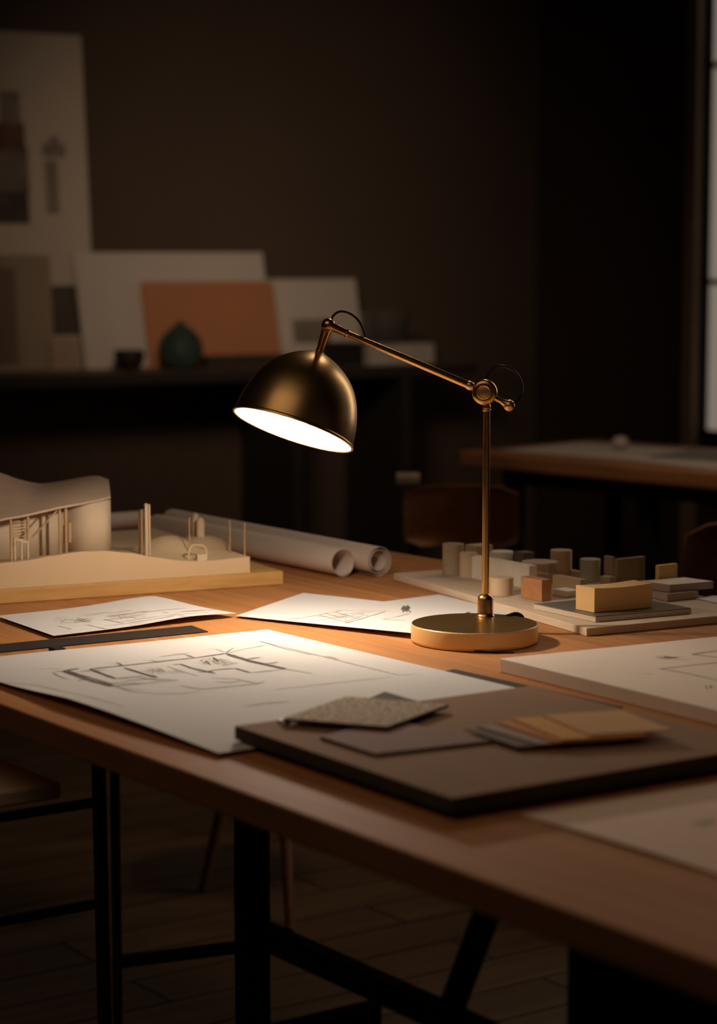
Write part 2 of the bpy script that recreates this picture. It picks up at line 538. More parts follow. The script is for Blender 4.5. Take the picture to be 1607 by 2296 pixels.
shelf_box('dark_book', 468, 640, 796, .30, .05, mat('dark_book_cover', (.05, .032, .022), .7), 'dark flat book lying on the shelf below the terracotta board', 'book')
shelf_box('black_box', 752, 814, 768, .32, .1, M_BLACK, 'black box on the shelf, just behind the lamp arm', 'box')
bk = thing('pale_book', wpt((on_wall(897, 812, .27) - W0).dot(WD), .27, SHT), 'thick pale book lying on the shelf under the glass bowl', 'book')
a, b = (on_wall(824, 812, .33) - W0).dot(WD), (on_wall(970, 812, .33) - W0).dot(WD)
zt = on_wall(897, 770, .33).z
MB().obox(wpt((a + b) / 2, .27, (SHT + zt) / 2), WD * ((b - a) / 2 - .003), WM * .072, ZU * ((zt - SHT) / 2 - .003)).build('pages', mat('book_pages', (.50, .42, .35), .9), bk)
for z in (SHT + .002, zt - .0015):
    MB().obox(wpt((a + b) / 2, .27, z), WD * (b - a) / 2, WM * .075, ZU * .0015).build('cover', mat('pale_cover', (.42, .35, .30), .8), bk)
gq = wpt((on_wall(866, 770, .27) - W0).dot(WD), .27, zt + .0005)
gm = bpy.data.materials.new('smoky_glass')
gm.use_nodes = True
gb = gm.node_tree.nodes['Principled BSDF']
gb.inputs['Base Color'].default_value = (.55, .50, .45, 1)
gb.inputs['Transmission Weight'].default_value = .92
gb.inputs['Roughness'].default_value = .22
gb.inputs['IOR'].default_value = 1.3
k = gq.y / 5000
MB().lathe([(34 * k, 0), (40 * k, 3 * k), (58 * k, 70 * k), (55.5 * k, 70 * k), (37 * k, 6 * k), (1 * k, 5 * k)], gq).build('glass_bowl', gm, smooth=50, label='flared smoky glass bowl standing on the pale book', cat='bowl')

# ------------------------------------------------------------------ second table and chairs at the back right
M_T2 = wood('back_table_oak', (0.36, 0.17, 0.075), (0.24, 0.105, 0.045), UA, 0.4, 45, 2.5)
tip = G(1028, 1010)
u2 = V(math.cos(math.radians(-47)), math.sin(math.radians(-47)))
n2 = V(-u2.y, u2.x)
bt2 = thing('back_table', V(tip.x, tip.y) + u2 * .8 + n2 * .4, 'wooden work table in the dark background at right, strewn with papers', 'table')
pts = [tip, tip + u2 * 1.7, tip + u2 * 1.7 + n2 * .52, tip + n2 * .52]
MB().prism([(p.x, p.y) for p in pts], TZ - .04, TZ).build('tabletop', M_T2, bt2, bevel=.006)
for a, b in ((.13, .07), (.56, .07), (1.6, .07), (.13, .45), (1.6, .45)):
    q = V(tip.x, tip.y) + u2 * a + n2 * b
    MB().bar(q, q + ZU * (TZ - .04), .035).build('leg', M_BLACK, bt2)
MB().bar(V(tip.x, tip.y, TZ - .06) + u2 * .1 + n2 * .07, V(tip.x, tip.y, TZ - .06) + u2 * 1.6 + n2 * .07, .03, .04).build('rail', M_BLACK, bt2)


def on2(a, b, z):
    q = tip + u2 * a + n2 * b
    return V(q.x, q.y, z)


M_P2 = mat('dim_paper', (.55, .50, .46), .85)
M_P3 = mat('grey_paper', (.22, .21, .20), .85)
for i, (a, b, la, lb, rot, m, lab) in enumerate((
        (.36, .27, .30, .17, .1, M_P2, 'pale drawing sheet at the near left end of the back table'),
        (.80, .24, .34, .18, -.1, M_P2, 'pale drawing sheet on the right of the back table, cut by the frame'),
        (.62, .34, .20, .13, .2, M_P3, 'grey drawing sheet in the middle of the back table'))):
    x = u2 * math.cos(rot) + n2 * math.sin(rot)
    y = V(-x.y, x.x)
    c = on2(a, b, TZ + .0006 + .0006 * i)
    MB().obox(c, x * la, y * lb, ZU * .0003).build('drawing_sheet', m, label=lab, cat='paper', group='sheets on the back table')
cq = D(1390, 990, 5.62)
cb_ = bmesh.new()
bmesh.ops.create_icosphere(cb_, subdivisions=3, radius=.021)
for v in cb_.verts:
    v.co *= 1 + .25 * (random.random() - .5)
    v.co.z *= .75
zmin = min(v.co.z for v in cb_.verts)
me = bpy.data.meshes.new('crumpled_paper')
cb_.to_mesh(me)
cb_.free()
me.materials.append(M_P2)
ob = bpy.data.objects.new('crumpled_paper', me)
COL.objects.link(ob)
ob.location = (cq.x, cq.y, TZ + .0024 - zmin)
tag(ob, 'small crumpled white paper ball on the back table', 'paper ball')


def make_chair(name, c, yaw, label, wback, ztop, hback):
    c = Vector(c)
    x = V(math.cos(yaw), math.sin(yaw))     # sideways
    y = V(-x.y, x.x)                        # the way it faces
    r = thing(name, c, label, 'chair')
    mw = M_CHAIR
    m = MB()
    nx, nz = 22, 10
    fr_, bk_ = [], []
    for side, store in ((0, fr_), (1, bk_)):
        for j in range(nz + 1):
            row = []
            v = j / nz
            for i in range(nx + 1):
                u = -1 + 2 * i / nx
                vv = 2 * v - 1
                e = (1 - abs(vv) ** 5) ** (1 / 5.0) if abs(vv) < 1 else 0.0
                wloc = wback / 2 * (.70 + .30 * e)
                p = c + x * (u * wloc) + y * (-.19 + .045 * u * u * -1 - .03 * v + (.012 if side else 0)) + ZU * (ztop - hback + hback * v)
                row.append(p)
            store.append(row)
    A = len(m.v)
    for st in (fr_, bk_):
        for row in st:
            m.v += row
    cnt = (nx + 1) * (nz + 1)
    idx = lambda s, j, i: s * cnt + j * (nx + 1) + i
    for j in range(nz):
        for i in range(nx):
            m.f.append((idx(0, j, i), idx(0, j, i + 1), idx(0, j + 1, i + 1), idx(0, j + 1, i)))
            m.f.append((idx(1, j, i), idx(1, j + 1, i), idx(1, j + 1, i + 1), idx(1, j, i + 1)))
    for j in range(nz):
        for i in (0, nx):
            m.f.append((idx(0, j, i), idx(0, j + 1, i), idx(1, j + 1, i), idx(1, j, i)))
    for i in range(nx):
        for j in (0, nz):
            m.f.append((idx(0, j, i), idx(1, j, i), idx(1, j, i + 1), idx(0, j, i + 1)))
    m.build('backrest', mw, r, smooth=60)
    MB().obox(c + ZU * .445, x * .20, y * .19, ZU * .009).build('seat', mw, r, bevel=.008)
    for i in (-1, 1):
        for j in (-1, 1):
            MB().tube([c + x * .19 * i + y * .19 * j, c + x * .16 * i + y * .15 * j + ZU * .437], [.011, .013]).build('leg', M_BLACK, r, smooth=40)
        MB().tube([c + x * .10 * i - y * .15 + ZU * .44, c + x * .10 * i - y * .215 + ZU * (ztop - hback * .4)], .010).build('back_post', M_BLACK, r, smooth=40)
    return r


M_CHAIR = wood('chair_walnut', (.24, .092, .036), (.16, .06, .022), 1.2, .45, 50, 4)
q = D(1018, 1150, 4.55)
make_chair('wooden_chair', (q.x + .03, q.y + .2, 0), math.radians(-4), 'dark wooden chair with curved back, behind the lamp pole', .235, D(1018, 1086, 4.55).z, .125)
q = D(1610, 1250, 4.05)
make_chair('wooden_chair', (q.x + .02, q.y + .2, 0), math.radians(8), 'brown wooden chair behind the massing blocks, cut by the right frame', .26, D(1600, 1167, 4.05).z, .19)
q = D(915, 1077, 4.58)
zt_ = D(1018, 1086, 4.55).z
cl = MB()
for sgn in (0,):
    pr = [(-.024, -.012), (-.021, .004), (0, .0105), (.021, .004), (.024, -.012)]
    rg = []
    for xx in (-.024, .024):
        ring = [V(q.x + xx, q.y + a * .9 + .03, zt_ + b + .008) for a, b in pr]
        ring += [V(q.x + xx, q.y + a * .8 + .03, zt_ + b + .005) for a, b in pr[::-1]]
        rg.append(ring)
    cl.rings(rg)
cl.build('folded_cloth', mat('pale_cloth', (.20, .15, .10), .9), smooth=50, label='small pale folded cloth over the top of the dark chair back', cat='cloth')


# ------------------------------------------------------------------ sheets with sketches
class Sheet:
    def __init__(s, cs, hfun, z0, n=40):
        s.c, s.h, s.z0, s.n = [V(p.x, p.y) for p in cs], hfun, z0, n

    def xy(s, a, b):
        c = s.c
        return c[0] * (1 - a) * (1 - b) + c[1] * a * (1 - b) + c[2] * a * b + c[3] * (1 - a) * b

    def inv(s, p):
        a = b = .5
        for _ in range(12):
            q = s.xy(a, b) - p
            da = (s.c[1] - s.c[0]) * (1 - b) + (s.c[2] - s.c[3]) * b
            db = (s.c[3] - s.c[0]) * (1 - a) + (s.c[2] - s.c[1]) * a
            det = da.x * db.y - da.y * db.x
            a -= (q.x * db.y - q.y * db.x) / det
            b -= (da.x * q.y - da.y * q.x) / det
        return a, b

    def z(s, a, b):
        return s.z0 + s.h(a, b)

    def mesh(s):
        m = MB()
        n = s.n
        for k, off in ((0, 0), (1, -.00035)):
            for j in range(n + 1):
                for i in range(n + 1):
                    p = s.xy(i / n, j / n)
                    m.v.append(V(p.x, p.y, s.z(i / n, j / n) + off))
        c = (n + 1) ** 2
        for j in range(n):
            for i in range(n):
                a = j * (n + 1) + i
                m.f.append((a, a + 1, a + n + 2, a + n + 1))
                m.f.append((c + a, c + a + n + 1, c + a + n + 2, c + a + 1))
        ed = [(i, i + 1) for i in range(n)] + [(n * (n + 1) + i, n * (n + 1) + i + 1) for i in range(n)]
        ed += [(j * (n + 1), (j + 1) * (n + 1)) for j in range(n)] + [(j * (n + 1) + n, (j + 1) * (n + 1) + n) for j in range(n)]
        for a, b in ed:
            m.f.append((a, b, b + c, a + c))
        return m

    def strokes(s, lines, lift=.0004):      # lines of (width in mm, [(px, py), ...])
        m = MB()
        for w, pts in lines:
            P = [G(x, y, s.z0) for x, y in pts]
            Q = []
            for i in range(len(P) - 1):
                k = max(2, int((P[i + 1] - P[i]).length / .006))
                Q += [P[i].lerp(P[i + 1], t / k) for t in range(k)]
            Q.append(P[-1])
            rows = []
            for i, p in enumerate(Q):
                t = (Q[min(i + 1, len(Q) - 1)] - Q[max(i - 1, 0)])
                t.z = 0
                if t.length < 1e-7:
                    continue
                t.normalize()
                nn = V(-t.y, t.x)
                ww = w * .00078 * (.75 + .5 * random.random()) * (.55 if i in (0, len(Q) - 1) else 1)
                row = []
                for sg in (-1, 1):
                    x = p + nn * ww * sg
                    a, b = s.inv(V(x.x, x.y))
                    a, b = min(max(a, .003), .997), min(max(b, .003), .997)
                    xy = s.xy(a, b)
                    row.append(V(xy.x, xy.y, s.z(a, b) + lift))
                rows.append(row)
            if len(rows) > 1:
                m.rings(rows, cap=False, closed=False)
        return m


def conv(lines, ox, oy, k):
    return [(w, [(ox + x / k, oy + y / k) for x, y in pts]) for w, pts in lines]


def sheet(name, label, cs, hf, z0, sketches, cat='drawing', m=None, group=None):
    s = Sheet(cs, hf, z0)
    c = s.xy(.5, .5)
    r = thing(name, V(c.x, c.y, z0), label, cat, group)
    s.mesh().build('paper', m or M_PAPER, r, smooth=60)
    for nm, ls, mm in sketches:
        s.strokes(ls).build(nm, mm, r)
    return s


def scribble(cx, cy, rx, ry, n, w=.35, seed=1):
    rnd = random.Random(seed)
    pts = []
    for i in range(n):
        a = rnd.random() * 6.28
        q = rnd.random() ** .5
        pts.append((cx + rx * q * math.cos(a), cy + ry * q * math.sin(a)))
    return [(w, pts)]


# main plan sheet
C0, C1, C3 = G(-134, 1496), G(600, 1420), G(490, 1700)
C2 = C1 + C3 - C0


def h_main(a, b):                           # a: along the back edge, b: toward the table front
    e = max(0, 1 - a / .35)
    lift = .010 * e * e * math.sin(math.pi * min(1, max(0, (b - .25) / .75)) ** .8) * max(0, min(1, (b - .25) * 4))
    return .0006 + lift * .6 + .0012 * math.sin(a * 5 + b * 3) ** 2 * (1 - a) * (1 - b)


dark = [(2.2, [(315, 215), (420, 202), (520, 192), (610, 181), (700, 170), (810, 158), (920, 148), (1105, 122)]),
        (3.6, [(1105, 122), (1170, 142), (1230, 160), (1350, 188), (1455, 212)]), (1.4, [(1115, 132), (1250, 172), (1440, 214)]),
        (2.0, [(1230, 155), (1305, 145)]), (2.0, [(1340, 183), (1410, 173)]), (2.2, [(1222, 165), (1282, 178)]),
        (1.2, [(1455, 212), (1350, 225), (1245, 235)]), (2.2, [(1245, 235), (1160, 208)]), (1.6, [(1160, 208), (1080, 214), (1000, 224)]),
        (1.8, [(800, 187), (855, 182)]), (2.6, [(845, 184), (900, 205), (985, 225), (1045, 238)]), (1.8, [(945, 231), (1030, 225)]),
        (3.0, [(150, 230), (200, 220), (250, 212)]), (4.2, [(165, 228), (300, 275), (370, 297), (440, 318)]), (1.5, [(190, 226), (330, 270), (460, 312)]),
        (1.6, [(440, 318), (540, 306), (640, 296)]), (1.1, [(640, 296), (830, 275)]),
        (3.4, [(315, 215), (390, 243), (465, 270)]), (1.6, [(465, 270), (545, 262), (625, 252)]), (3.2, [(515, 206), (600, 232), (655, 248), (705, 260)]),
        (1.6, [(240, 283), (305, 275)]), (1.2, [(255, 228), (345, 222), (410, 218)]), (1.0, [(150, 226), (110, 232)]), (.8, [(1105, 118), (1150, 90)]),
        (.9, [(455, 180), (515, 194)]), (.9, [(470, 172), (505, 190)]), (.8, [(670, 160), (705, 172)]), (1.0, [(880, 135), (925, 146)])]
light = [(.8, [(0, 217), (80, 214), (160, 212)]), (.9, [(1300, 50), (1450, 95), (1607, 130)]), (.8, [(1105, 122), (1230, 93), (1345, 72)]),
         (.8, [(1000, 95), (1050, 97), (1100, 115)]), (.8, [(790, 122), (850, 122), (910, 138)]), (.7, [(620, 160), (680, 163), (720, 175)]),
         (.7, [(400, 180), (460, 186)]), (1.0, [(720, 140), (900, 118)]), (1.2, [(470, 318), (560, 350), (700, 360), (830, 355), (960, 345)]),
         (1.4, [(840, 310), (960, 330), (1140, 312), (1280, 300), (1330, 285)]), (1.2, [(1020, 265), (1160, 270), (1290, 300)]),
         (1.0, [(1455, 212), (1607, 240)]), (1.0, [(100, 234), (130, 255), (190, 275)]), (1.2, [(500, 326), (620, 338)]),
         (1.4, [(520, 280), (600, 275), (720, 262)]), (1.4, [(1050, 285), (1120, 292), (1190, 282)]), (.9, [(760, 195), (860, 228), (945, 252)]),
         (1.6, [(600, 262), (700, 275), (790, 270)]), (1.6, [(300, 290), (420, 300)]), (1.6, [(330, 268), (440, 300), (520, 296)]), (1.4, [(1210, 430), (1340, 412), (1470, 402)])]
dark = conv(dark, 80, 1420, 2.592) + conv(scribble(1035, 172, 95, 24, 34, .3, 3), 80, 1420, 2.592) + conv([(1.4, [(1030, 145), (1062, 168)]), (1.4, [(985, 165), (1015, 187)])], 80, 1420, 2.592)
light = conv(light, 80, 1420, 2.592) + conv(scribble(1100, 178, 85, 22, 26, .35, 5) + scribble(690, 225, 95, 26, 26, .35, 6), 80, 1420, 2.592)
light += conv(scribble(550, 290, 70, 12, 14, .35, 8) + scribble(820, 228, 60, 14, 14, .35, 9), 80, 1420, 2.592)
border = [(.8, [(0, 1532), (80, 1540), (150, 1560), (280, 1595)]), (.8, [(581, 1439), (700, 1468), (895, 1516)]), (.8, [(895, 1516), (945, 1512)]),
          (.9, [(880, 1519), (760, 1532), (620, 1548)]), (.8, [(724, 1473), (765, 1479)]), (.7, [(735, 1472), (760, 1482)])]
sheet('floor_plan_sheet', 'large white sheet with a dark pencil floor plan at the front of the table', [C0, C1, C2, C3], h_main, TZ + .0045,
      [('pencil_sketch', light, M_PENCILL), ('border_lines', border, M_PENCILL), ('pencil_plan', dark, M_PENCIL)])

# left sheet
cs = [G(-8, 1388), G(345, 1352), G(530, 1385), G(120, 1433)]


def h_left(a, b):
    return .0022 + .006 * math.exp(-((a - .95) / .3) ** 2 - (b / .45) ** 2) + .004 * math.exp(-((a - .75) / .25) ** 2) * b * 1.2


ls = []
rnd = random.Random(4)
for i in range(40):
    x0 = 180 + 500 * rnd.random()
    y0 = 98 + 46 * rnd.random()
    L = 40 + 130 * rnd.random()
    sl = rnd.choice((-.10, -.10, .22))
    if sl > 0:
        L *= .45
    ls.append((.5 + .6 * rnd.random(), [(x0, y0), (x0 + L, y0 + L * sl)]))
ls += scribble(250, 128, 60, 14, 12, .35, 2) + scribble(450, 110, 90, 12, 12, .35, 12)
sheet('sketch_sheet', 'curling white sheet with a faint pencil sketch, in front of the wooden terrain model', cs, h_left, TZ + .0022,
      [('pencil_lines', conv(ls, 0, 1320, 1.607), mat('pencil_mid', (.30, .26, .225), .9))])

# centre sheets
L_, B_, F_ = G(528, 1386), G(680, 1334), G(920, 1433)


def h_mid(a, b):                            # a: back edge, b: toward the viewer
    return .0010 + .004 * math.exp(-(a / .22) ** 2) * b + .0035 * b * b * math.exp(-((a - .35) / .3) ** 2)


ls = []
for x, y, dx, dy in ((1050, 118, 180, -34), (1100, 130, 240, -42), (1190, 82, 200, 4), (1390, 86, -150, 50), (1150, 100, 110, 34), (1210, 90, 100, 30),
                     (1130, 110, 190, -22), (1160, 134, 60, -12), (1240, 130, 70, -28), (1020, 120, 60, -8), (1170, 92, 60, 20), (1290, 92, 40, 14)):
    ls.append((.9, [(x, y), (x + dx, y + dy)]))
ls += scribble(1230, 110, 70, 18, 14, .35, 21)
dk = [(.8, [(1480, 92), (1430, 108), (1375, 120)]), (1.0, [(1380, 120), (1465, 124)])]
pl = scribble(1460, 74, 18, 14, 40, .7, 31) + [(1.0, [(1455, 64), (1480, 90)]), (1.0, [(1470, 62), (1450, 90)])]
sheet('sketch_sheet', 'brightly lit white sheet with a faint plan and small plant doodle beside the lamp base', [L_, B_, B_ + F_ - L_, F_], h_mid, TZ + .0022,
      [('pencil_lines', conv(ls + dk, 0, 1320, 1.607), M_PENCILL), ('plant_doodle', conv(pl, 0, 1320, 1.607), M_PENCIL)])
L_, B_, R_ = G(770, 1362), G(985, 1334), G(1150, 1377)
sheet('blank_sheet', 'white sheet tucked behind the lamp base under the lit sketch', [L_, B_, R_, L_ + R_ - B_], lambda a, b: .0004, TZ + .0006, [], cat='paper')

# sheet at the lower right
L_, R_, F_ = G(1165, 1828), G(1607, 1756), G(1607, 1965)
rr = L_ + (R_ - L_) * 1.35
ff = L_ + (F_ - L_) * 1.25
sheet('corner_sheet', 'blurred pale sheet at the lower right corner of the table', [L_, rr, rr + ff - L_, ff], lambda a, b: .0004 + .002 * math.sin(b * 3.1) * (1 - a), TZ + .0006,
      [('pencil_lines', conv([(2, [(1520, 655), (1560, 650), (1600, 642)]), (1.5, [(1540, 665), (1600, 655)])], 500, 1400, 1.4517), M_PENCILL)], cat='paper', m=M_PAPERW)


# ------------------------------------------------------------------ straightedges and eraser
def quad(px, z0, z1):
    ps = [G(x, y, z1) for x, y in px]
    return MB().prism([(p.x, p.y) for p in ps], z0, z1)


M_RULE = mat('black_rule', (.022, .015, .011), .7, var=.15)
a, b, c_ = G(430, 1405), G(466, 1418), G(0, 1447)
dv = (a - c_).normalized()
MB().prism([(p.x, p.y) for p in (a, b, b - dv * .39, a - dv * .39)], TZ + .0002, TZ + .0016).build('straightedge', M_RULE, label='long black straightedge lying at the left below the curling sheet', cat='ruler')
a, b, c_ = G(1018, 1503), G(984, 1510), G(1165, 1536)
dv = (c_ - a).normalized()
MB().prism([(p.x, p.y) for p in (a, b, b + dv * .28, a + dv * .28)], TZ + .0002, TZ + .0016).build('straightedge', M_RULE, label='black straightedge poking out from under the floor plan, near the lamp base', cat='ruler')
q = G(128, 1461)
MB().obox(V(q.x, q.y, TZ + .0027), N * .0075, U * .009, ZU * .0025).build('eraser', M_BLACK, bevel=.001, label='small black eraser behind the back edge of the floor plan', cat='eraser')

# ------------------------------------------------------------------ dark sample board and samples
BZ0, BZ1 = TZ + .0075, TZ + .0215
cl_, cf_, cbk = G(525, 1627, BZ1), G(1013, 1790, BZ1), G(1190, 1537, BZ1)
cr_ = cf_ + cbk - cl_
sbd = MB().prism([(p.x, p.y) for p in (cl_, cf_, cr_, cbk)], BZ0, BZ1).build('sample_board', [M_DBOARD, M_DEDGE], bevel=.0012, label='thick olive brown board carrying material samples at the table front', cat='board')
face_mat(sbd, lambda p: abs(p.normal.z) < .5, 1)
M_SPECK = mat('speckled_stone', (.46, .345, .215), .85, var=.75, scale=240, bump=.4)


def plate(name, px, z0, z1, m, label, cat, bev=.0006, group=None, edge=None):
    ob = quad(px, z0, z1).build(name, [m, edge] if edge else m, bevel=bev, label=label, cat=cat, group=group)
    if edge:
        face_mat(ob, lambda p: abs(p.normal.z) < .5, 1)
    return ob


def para(p0, p1, p2, z):
    return [G(*p0, z), G(*p1, z), G(*p2, z)]


B1 = BZ1 + .0003
plate('dark_tile', [(742, 1602), (862, 1550), (935, 1571), (905, 1600)], B1, B1 + .0036, M_DARKS, 'dark tile peeking out behind the speckled stone sample', 'sample', group=None)
plate('speckled_sample', [(633, 1610), (775, 1561), (1006, 1579), (868, 1629)], B1 + .0041, B1 + .0076, M_SPECK, 'speckled stone tile sample tilted across the brown board', 'sample', edge=M_DARKS)
plate('white_chip', [(622, 1612), (636, 1606), (652, 1613), (638, 1619)], B1, B1 + .0034, M_CHIPW, 'tiny white chip under the left corner of the speckled sample', 'sample')
plate('brown_sample', [(717, 1651), (868, 1612), (1105, 1660), (842, 1690)], B1, B1 + .0030, M_BROWNS, 'flat matte brown sample in front of the speckled tile', 'sample', edge=M_DEDGE)
chips = [('dark grey', (.19, .14, .11), (1040, 1634), (1160, 1674)), ('mauve grey', (.40, .27, .23), (1070, 1628), (1207, 1668)),
         ('rust orange', (.62, .27, .08), (1110, 1618), (1248, 1663)), ('ochre', (.70, .37, .12), (1146, 1610), (1262, 1658)),
         ('sand tan', (.66, .38, .18), (1215, 1602), (1322, 1647))]
wv = G(1390, 1592, BZ1) - G(1215, 1602, BZ1)
for i, (nm, col, p0, p1) in enumerate(chips):
    z0 = B1 + .0033 + i * .0017
    z1 = z0 + .0015
    a, b = G(*p0, z1), G(*p1, z1)
    ww = wv * (1.0 if i > 1 else .95)
    MB().prism([(p.x, p.y) for p in (a, b, b + ww, a + ww)], z0, z1).build('colour_chip', mat('chip_' + nm.replace(' ', '_'), col, .9, var=.04), bevel=.0004,
        label=nm + ' swatch in the fanned sample strips' + (', topmost at right' if i == 4 else ''), cat='swatch', group='fanned colour swatches')
# slip under the fan so the strips rest on something
zz = B1 + .003
a, b = G(1150, 1622, zz), G(1262, 1660, zz)
MB().prism([(p.x, p.y) for p in (a, b, b + wv * .95, a + wv * .95)], B1, B1 + .003).build('swatch_backing', M_DEDGE, label='dark backing card under the fanned swatches', cat='card')

# ------------------------------------------------------------------ thick white board with plan
FZ1 = TZ + .0165
fl_, ff_, fb_ = G(1120, 1476, FZ1), G(1607, 1592, FZ1), G(1607, 1427, FZ1)
ua_ = (ff_ - fl_).normalized()
nb_ = (fb_ - fl_).normalized()
q0 = fl_
pts = [q0, q0 + ua_ * .50, q0 + ua_ * .50 + nb_ * .42, q0 + nb_ * .42]
fbd = thing('plan_board', V(q0.x, q0.y, TZ) + ua_ * .25 + nb_ * .2, 'thick white foam board with a pencil plan at the right of the lamp', 'board')
MB().prism([(p.x, p.y) for p in pts], TZ + .0004, FZ1).build('panel', M_FOAM, fbd, bevel=.0008)
S = Sheet([V(p.x, p.y) for p in pts], lambda a, b: 0.0, FZ1)
ls = [(1.6, [(1525, 98), (1565, 92), (1640, 82)]), (1.2, [(1415, 146), (1530, 133), (1640, 122)]), (1.2, [(1425, 145), (1520, 162), (1640, 190)]),
      (.8, [(1400, 104), (1440, 110), (1500, 104)]), (.8, [(1360, 160), (1400, 162)]), (.8, [(1420, 112), (1520, 116)]), (1.4, [(1525, 98), (1640, 112)]),
      (1.0, [(1570, 200), (1575, 212)]), (1.0, [(1585, 198), (1590, 210)]), (1.0, [(1572, 206), (1607, 203)])] + scribble(1450, 108, 40, 7, 20, .5, 44)
S.strokes(conv(ls, 500, 1400, 1.4517), .0003).build('pencil_lines', mat('pencil_mid', (.30, .26, .225), .9), fbd)


# ------------------------------------------------------------------ rolls of paper
def roll(p0, p1, r, label, turns=2.2, wall=.0022, inner=None):
    p0, p1 = Vector(p0), Vector(p1)
    ax = (p1 - p0).normalized()
    x = ax.cross(ZU).normalized()
    y = x.cross(ax)
    m = MB()
    n = int(turns * 36)
    r1 = inner or r * .62
    rows = []
    for off in (0, -.0005):
        for e in (p0, p1):
            rows.append([e + (x * math.cos(t) + y * math.sin(t)) * rr for t, rr in
                         ((-1.9 + turns * 2 * math.pi * i / n, r + off - (r - r1) * (i / n) * (1 if e is p0 else .8)) for i in range(n + 1))])
    # outer skin, inner skin and the edges between
    for i in range(n):
        pass
    k = n + 1
    for rw in rows:
        m.v += rw
    for i in range(n):
        m.f.append((i, i + 1, k + i + 1, k + i))
        m.f.append((2 * k + i, 3 * k + i, 3 * k + i + 1, 2 * k + i + 1))
        m.f.append((i, 2 * k + i, 2 * k + i + 1, i + 1))
        m.f.append((k + i, k + i + 1, 3 * k + i + 1, 3 * k + i))
    return m.build('paper_roll', M_ROLL, smooth=60, label=label, cat='paper roll', group='rolled drawings behind the terrain model')


M_ROLL = mat('roll_paper', (.86, .72, .61), .85, var=.02)
e = G(768, 1294)
roll(V(e.x, e.y, TZ + .0222), V(e.x, e.y, TZ + .0222) - U * .56, .0218, 'front paper roll with its open end nearest the terrain model', 1.15, inner=.0195)
e = G(850, 1293)
roll(V(e.x, e.y, TZ + .0242), V(e.x, e.y, TZ + .0242) - U * .62, .0238, 'loosely coiled paper roll behind the front one, nearest the massing blocks', 2.4, inner=.0135)
c = tp(-3.45, 1.97)
roll(c + ZU * .0182, c - N * .45 + ZU * .0182, .0178, 'short paper roll lying crosswise behind the terrain model', 1.4)

# ------------------------------------------------------------------ terrain model on the left
kb = G(635, 1311)
kl = G(0, 1355)
fx = (kb - kl).normalized()                 # along the model front, to the right
fy = V(-fx.y, fx.x)                         # to the back
tm = thing('terrain_model', kb - fx * .45 + fy * .15, 'wooden terrain model with a wavy roofed pavilion at the left of the table', 'architectural model')
BT = TZ + .0205
LEN, DEP = .72, .42
pts = [kb, kb - fx * LEN, kb - fx * LEN + fy * DEP, kb + fy * DEP]
MB().prism([(p.x, p.y) for p in pts], TZ + .0004, BT).build('base', M_MBASE, tm, bevel=.001)


def on_front(px, py, off=.004):             # on the vertical plane of the model front
    p0 = kb + fy * off
    r = ray(px, py)
    k = (p0 - CAM).dot(fy) / r.dot(fy)
    return CAM + r * k


def mx(p):
    return (p - kb).dot(fx), (p - kb).dot(fy)


prof = [(-90, 1280), (0, 1263), (60, 1257), (120, 1246), (180, 1237), (235, 1235), (290, 1240), (350, 1250), (400, 1257), (440, 1259), (480, 1257), (520, 1252), (560, 1248)]
pf = [(mx(on_front(x, y))[0], on_front(x, y).z) for x, y in prof]
pf = [(-.70, pf[0][1] - .006)] + pf


def h_front(x):
    for i in range(len(pf) - 1):
        if x <= pf[i + 1][0] or i == len(pf) - 2:
            t = (x - pf[i][0]) / (pf[i + 1][0] - pf[i][0])
            t = min(1, max(0, t))
            t = t * t * (3 - 2 * t) * .5 + t * .5
            return pf[i][1] * (1 - t) + pf[i + 1][1] * t


xr = pf[-1][0]


def h_ter(x, y):
    hf = h_front(x)
    w = math.exp(-(y / .07) ** 2)
    hb = TZ + .046 + .004 * math.sin(x * 14)
    mound = .026 * math.exp(-((x - (xr - .085)) / .05) ** 2 - ((y - .115) / .045) ** 2)
    return hf * w + hb * (1 - w) + mound


m = MB()
nx, ny = 70, 36
x0 = -.70
for j in range(ny + 1):
    for i in range(nx + 1):
        x, y = x0 + (xr - x0) * i / nx, .004 + (DEP - .02) * j / ny
        q = kb + fx * x + fy * y
        m.v.append(V(q.x, q.y, h_ter(x, y)))
cnt = len(m.v)
for j in range(ny + 1):
    for i in range(nx + 1):
        x, y = x0 + (xr - x0) * i / nx, .004 + (DEP - .02) * j / ny
        q = kb + fx * x + fy * y
        m.v.append(V(q.x, q.y, BT + .0003))
for j in range(ny):
    for i in range(nx):
        a = j * (nx + 1) + i
        m.f.append((a, a + 1, a + nx + 2, a + nx + 1))
        m.f.append((cnt + a, cnt + a + nx + 1, cnt + a + nx + 2, cnt + a + 1))
for i in range(nx):
    for j in (0, ny):
        a = j * (nx + 1) + i
        m.f.append((a, a + 1, a + 1 + cnt, a + cnt))
for j in range(ny):
    for i in (0, nx):
        a = j * (nx + 1) + i
        m.f.append((a, a + nx + 1, a + nx + 1 + cnt, a + cnt))
m.build('terrain', M_TERR, tm, smooth=35)


def mp(x, y, z):
    q = kb + fx * x + fy * y
    return V(q.x, q.y, z)


def at_model(px, py, y):                    # model coords of a pixel, on the plane y behind the front
    q = on_front(px, py, y)
    return mx(q)[0], q.z


# roof: lofted between the front and the back edge
front = [(-120, 1190, .0), (0, 1164, .01), (60, 1153, .015), (130, 1137, .035), (190, 1126, .05), (248, 1113, .07)]
back = [(-120, 1025, .27), (0, 1060, .27), (40, 1074, .27), (90, 1084, .27), (140, 1078, .27), (195, 1068, .26), (225, 1068, .255), (240, 1078, .25)]


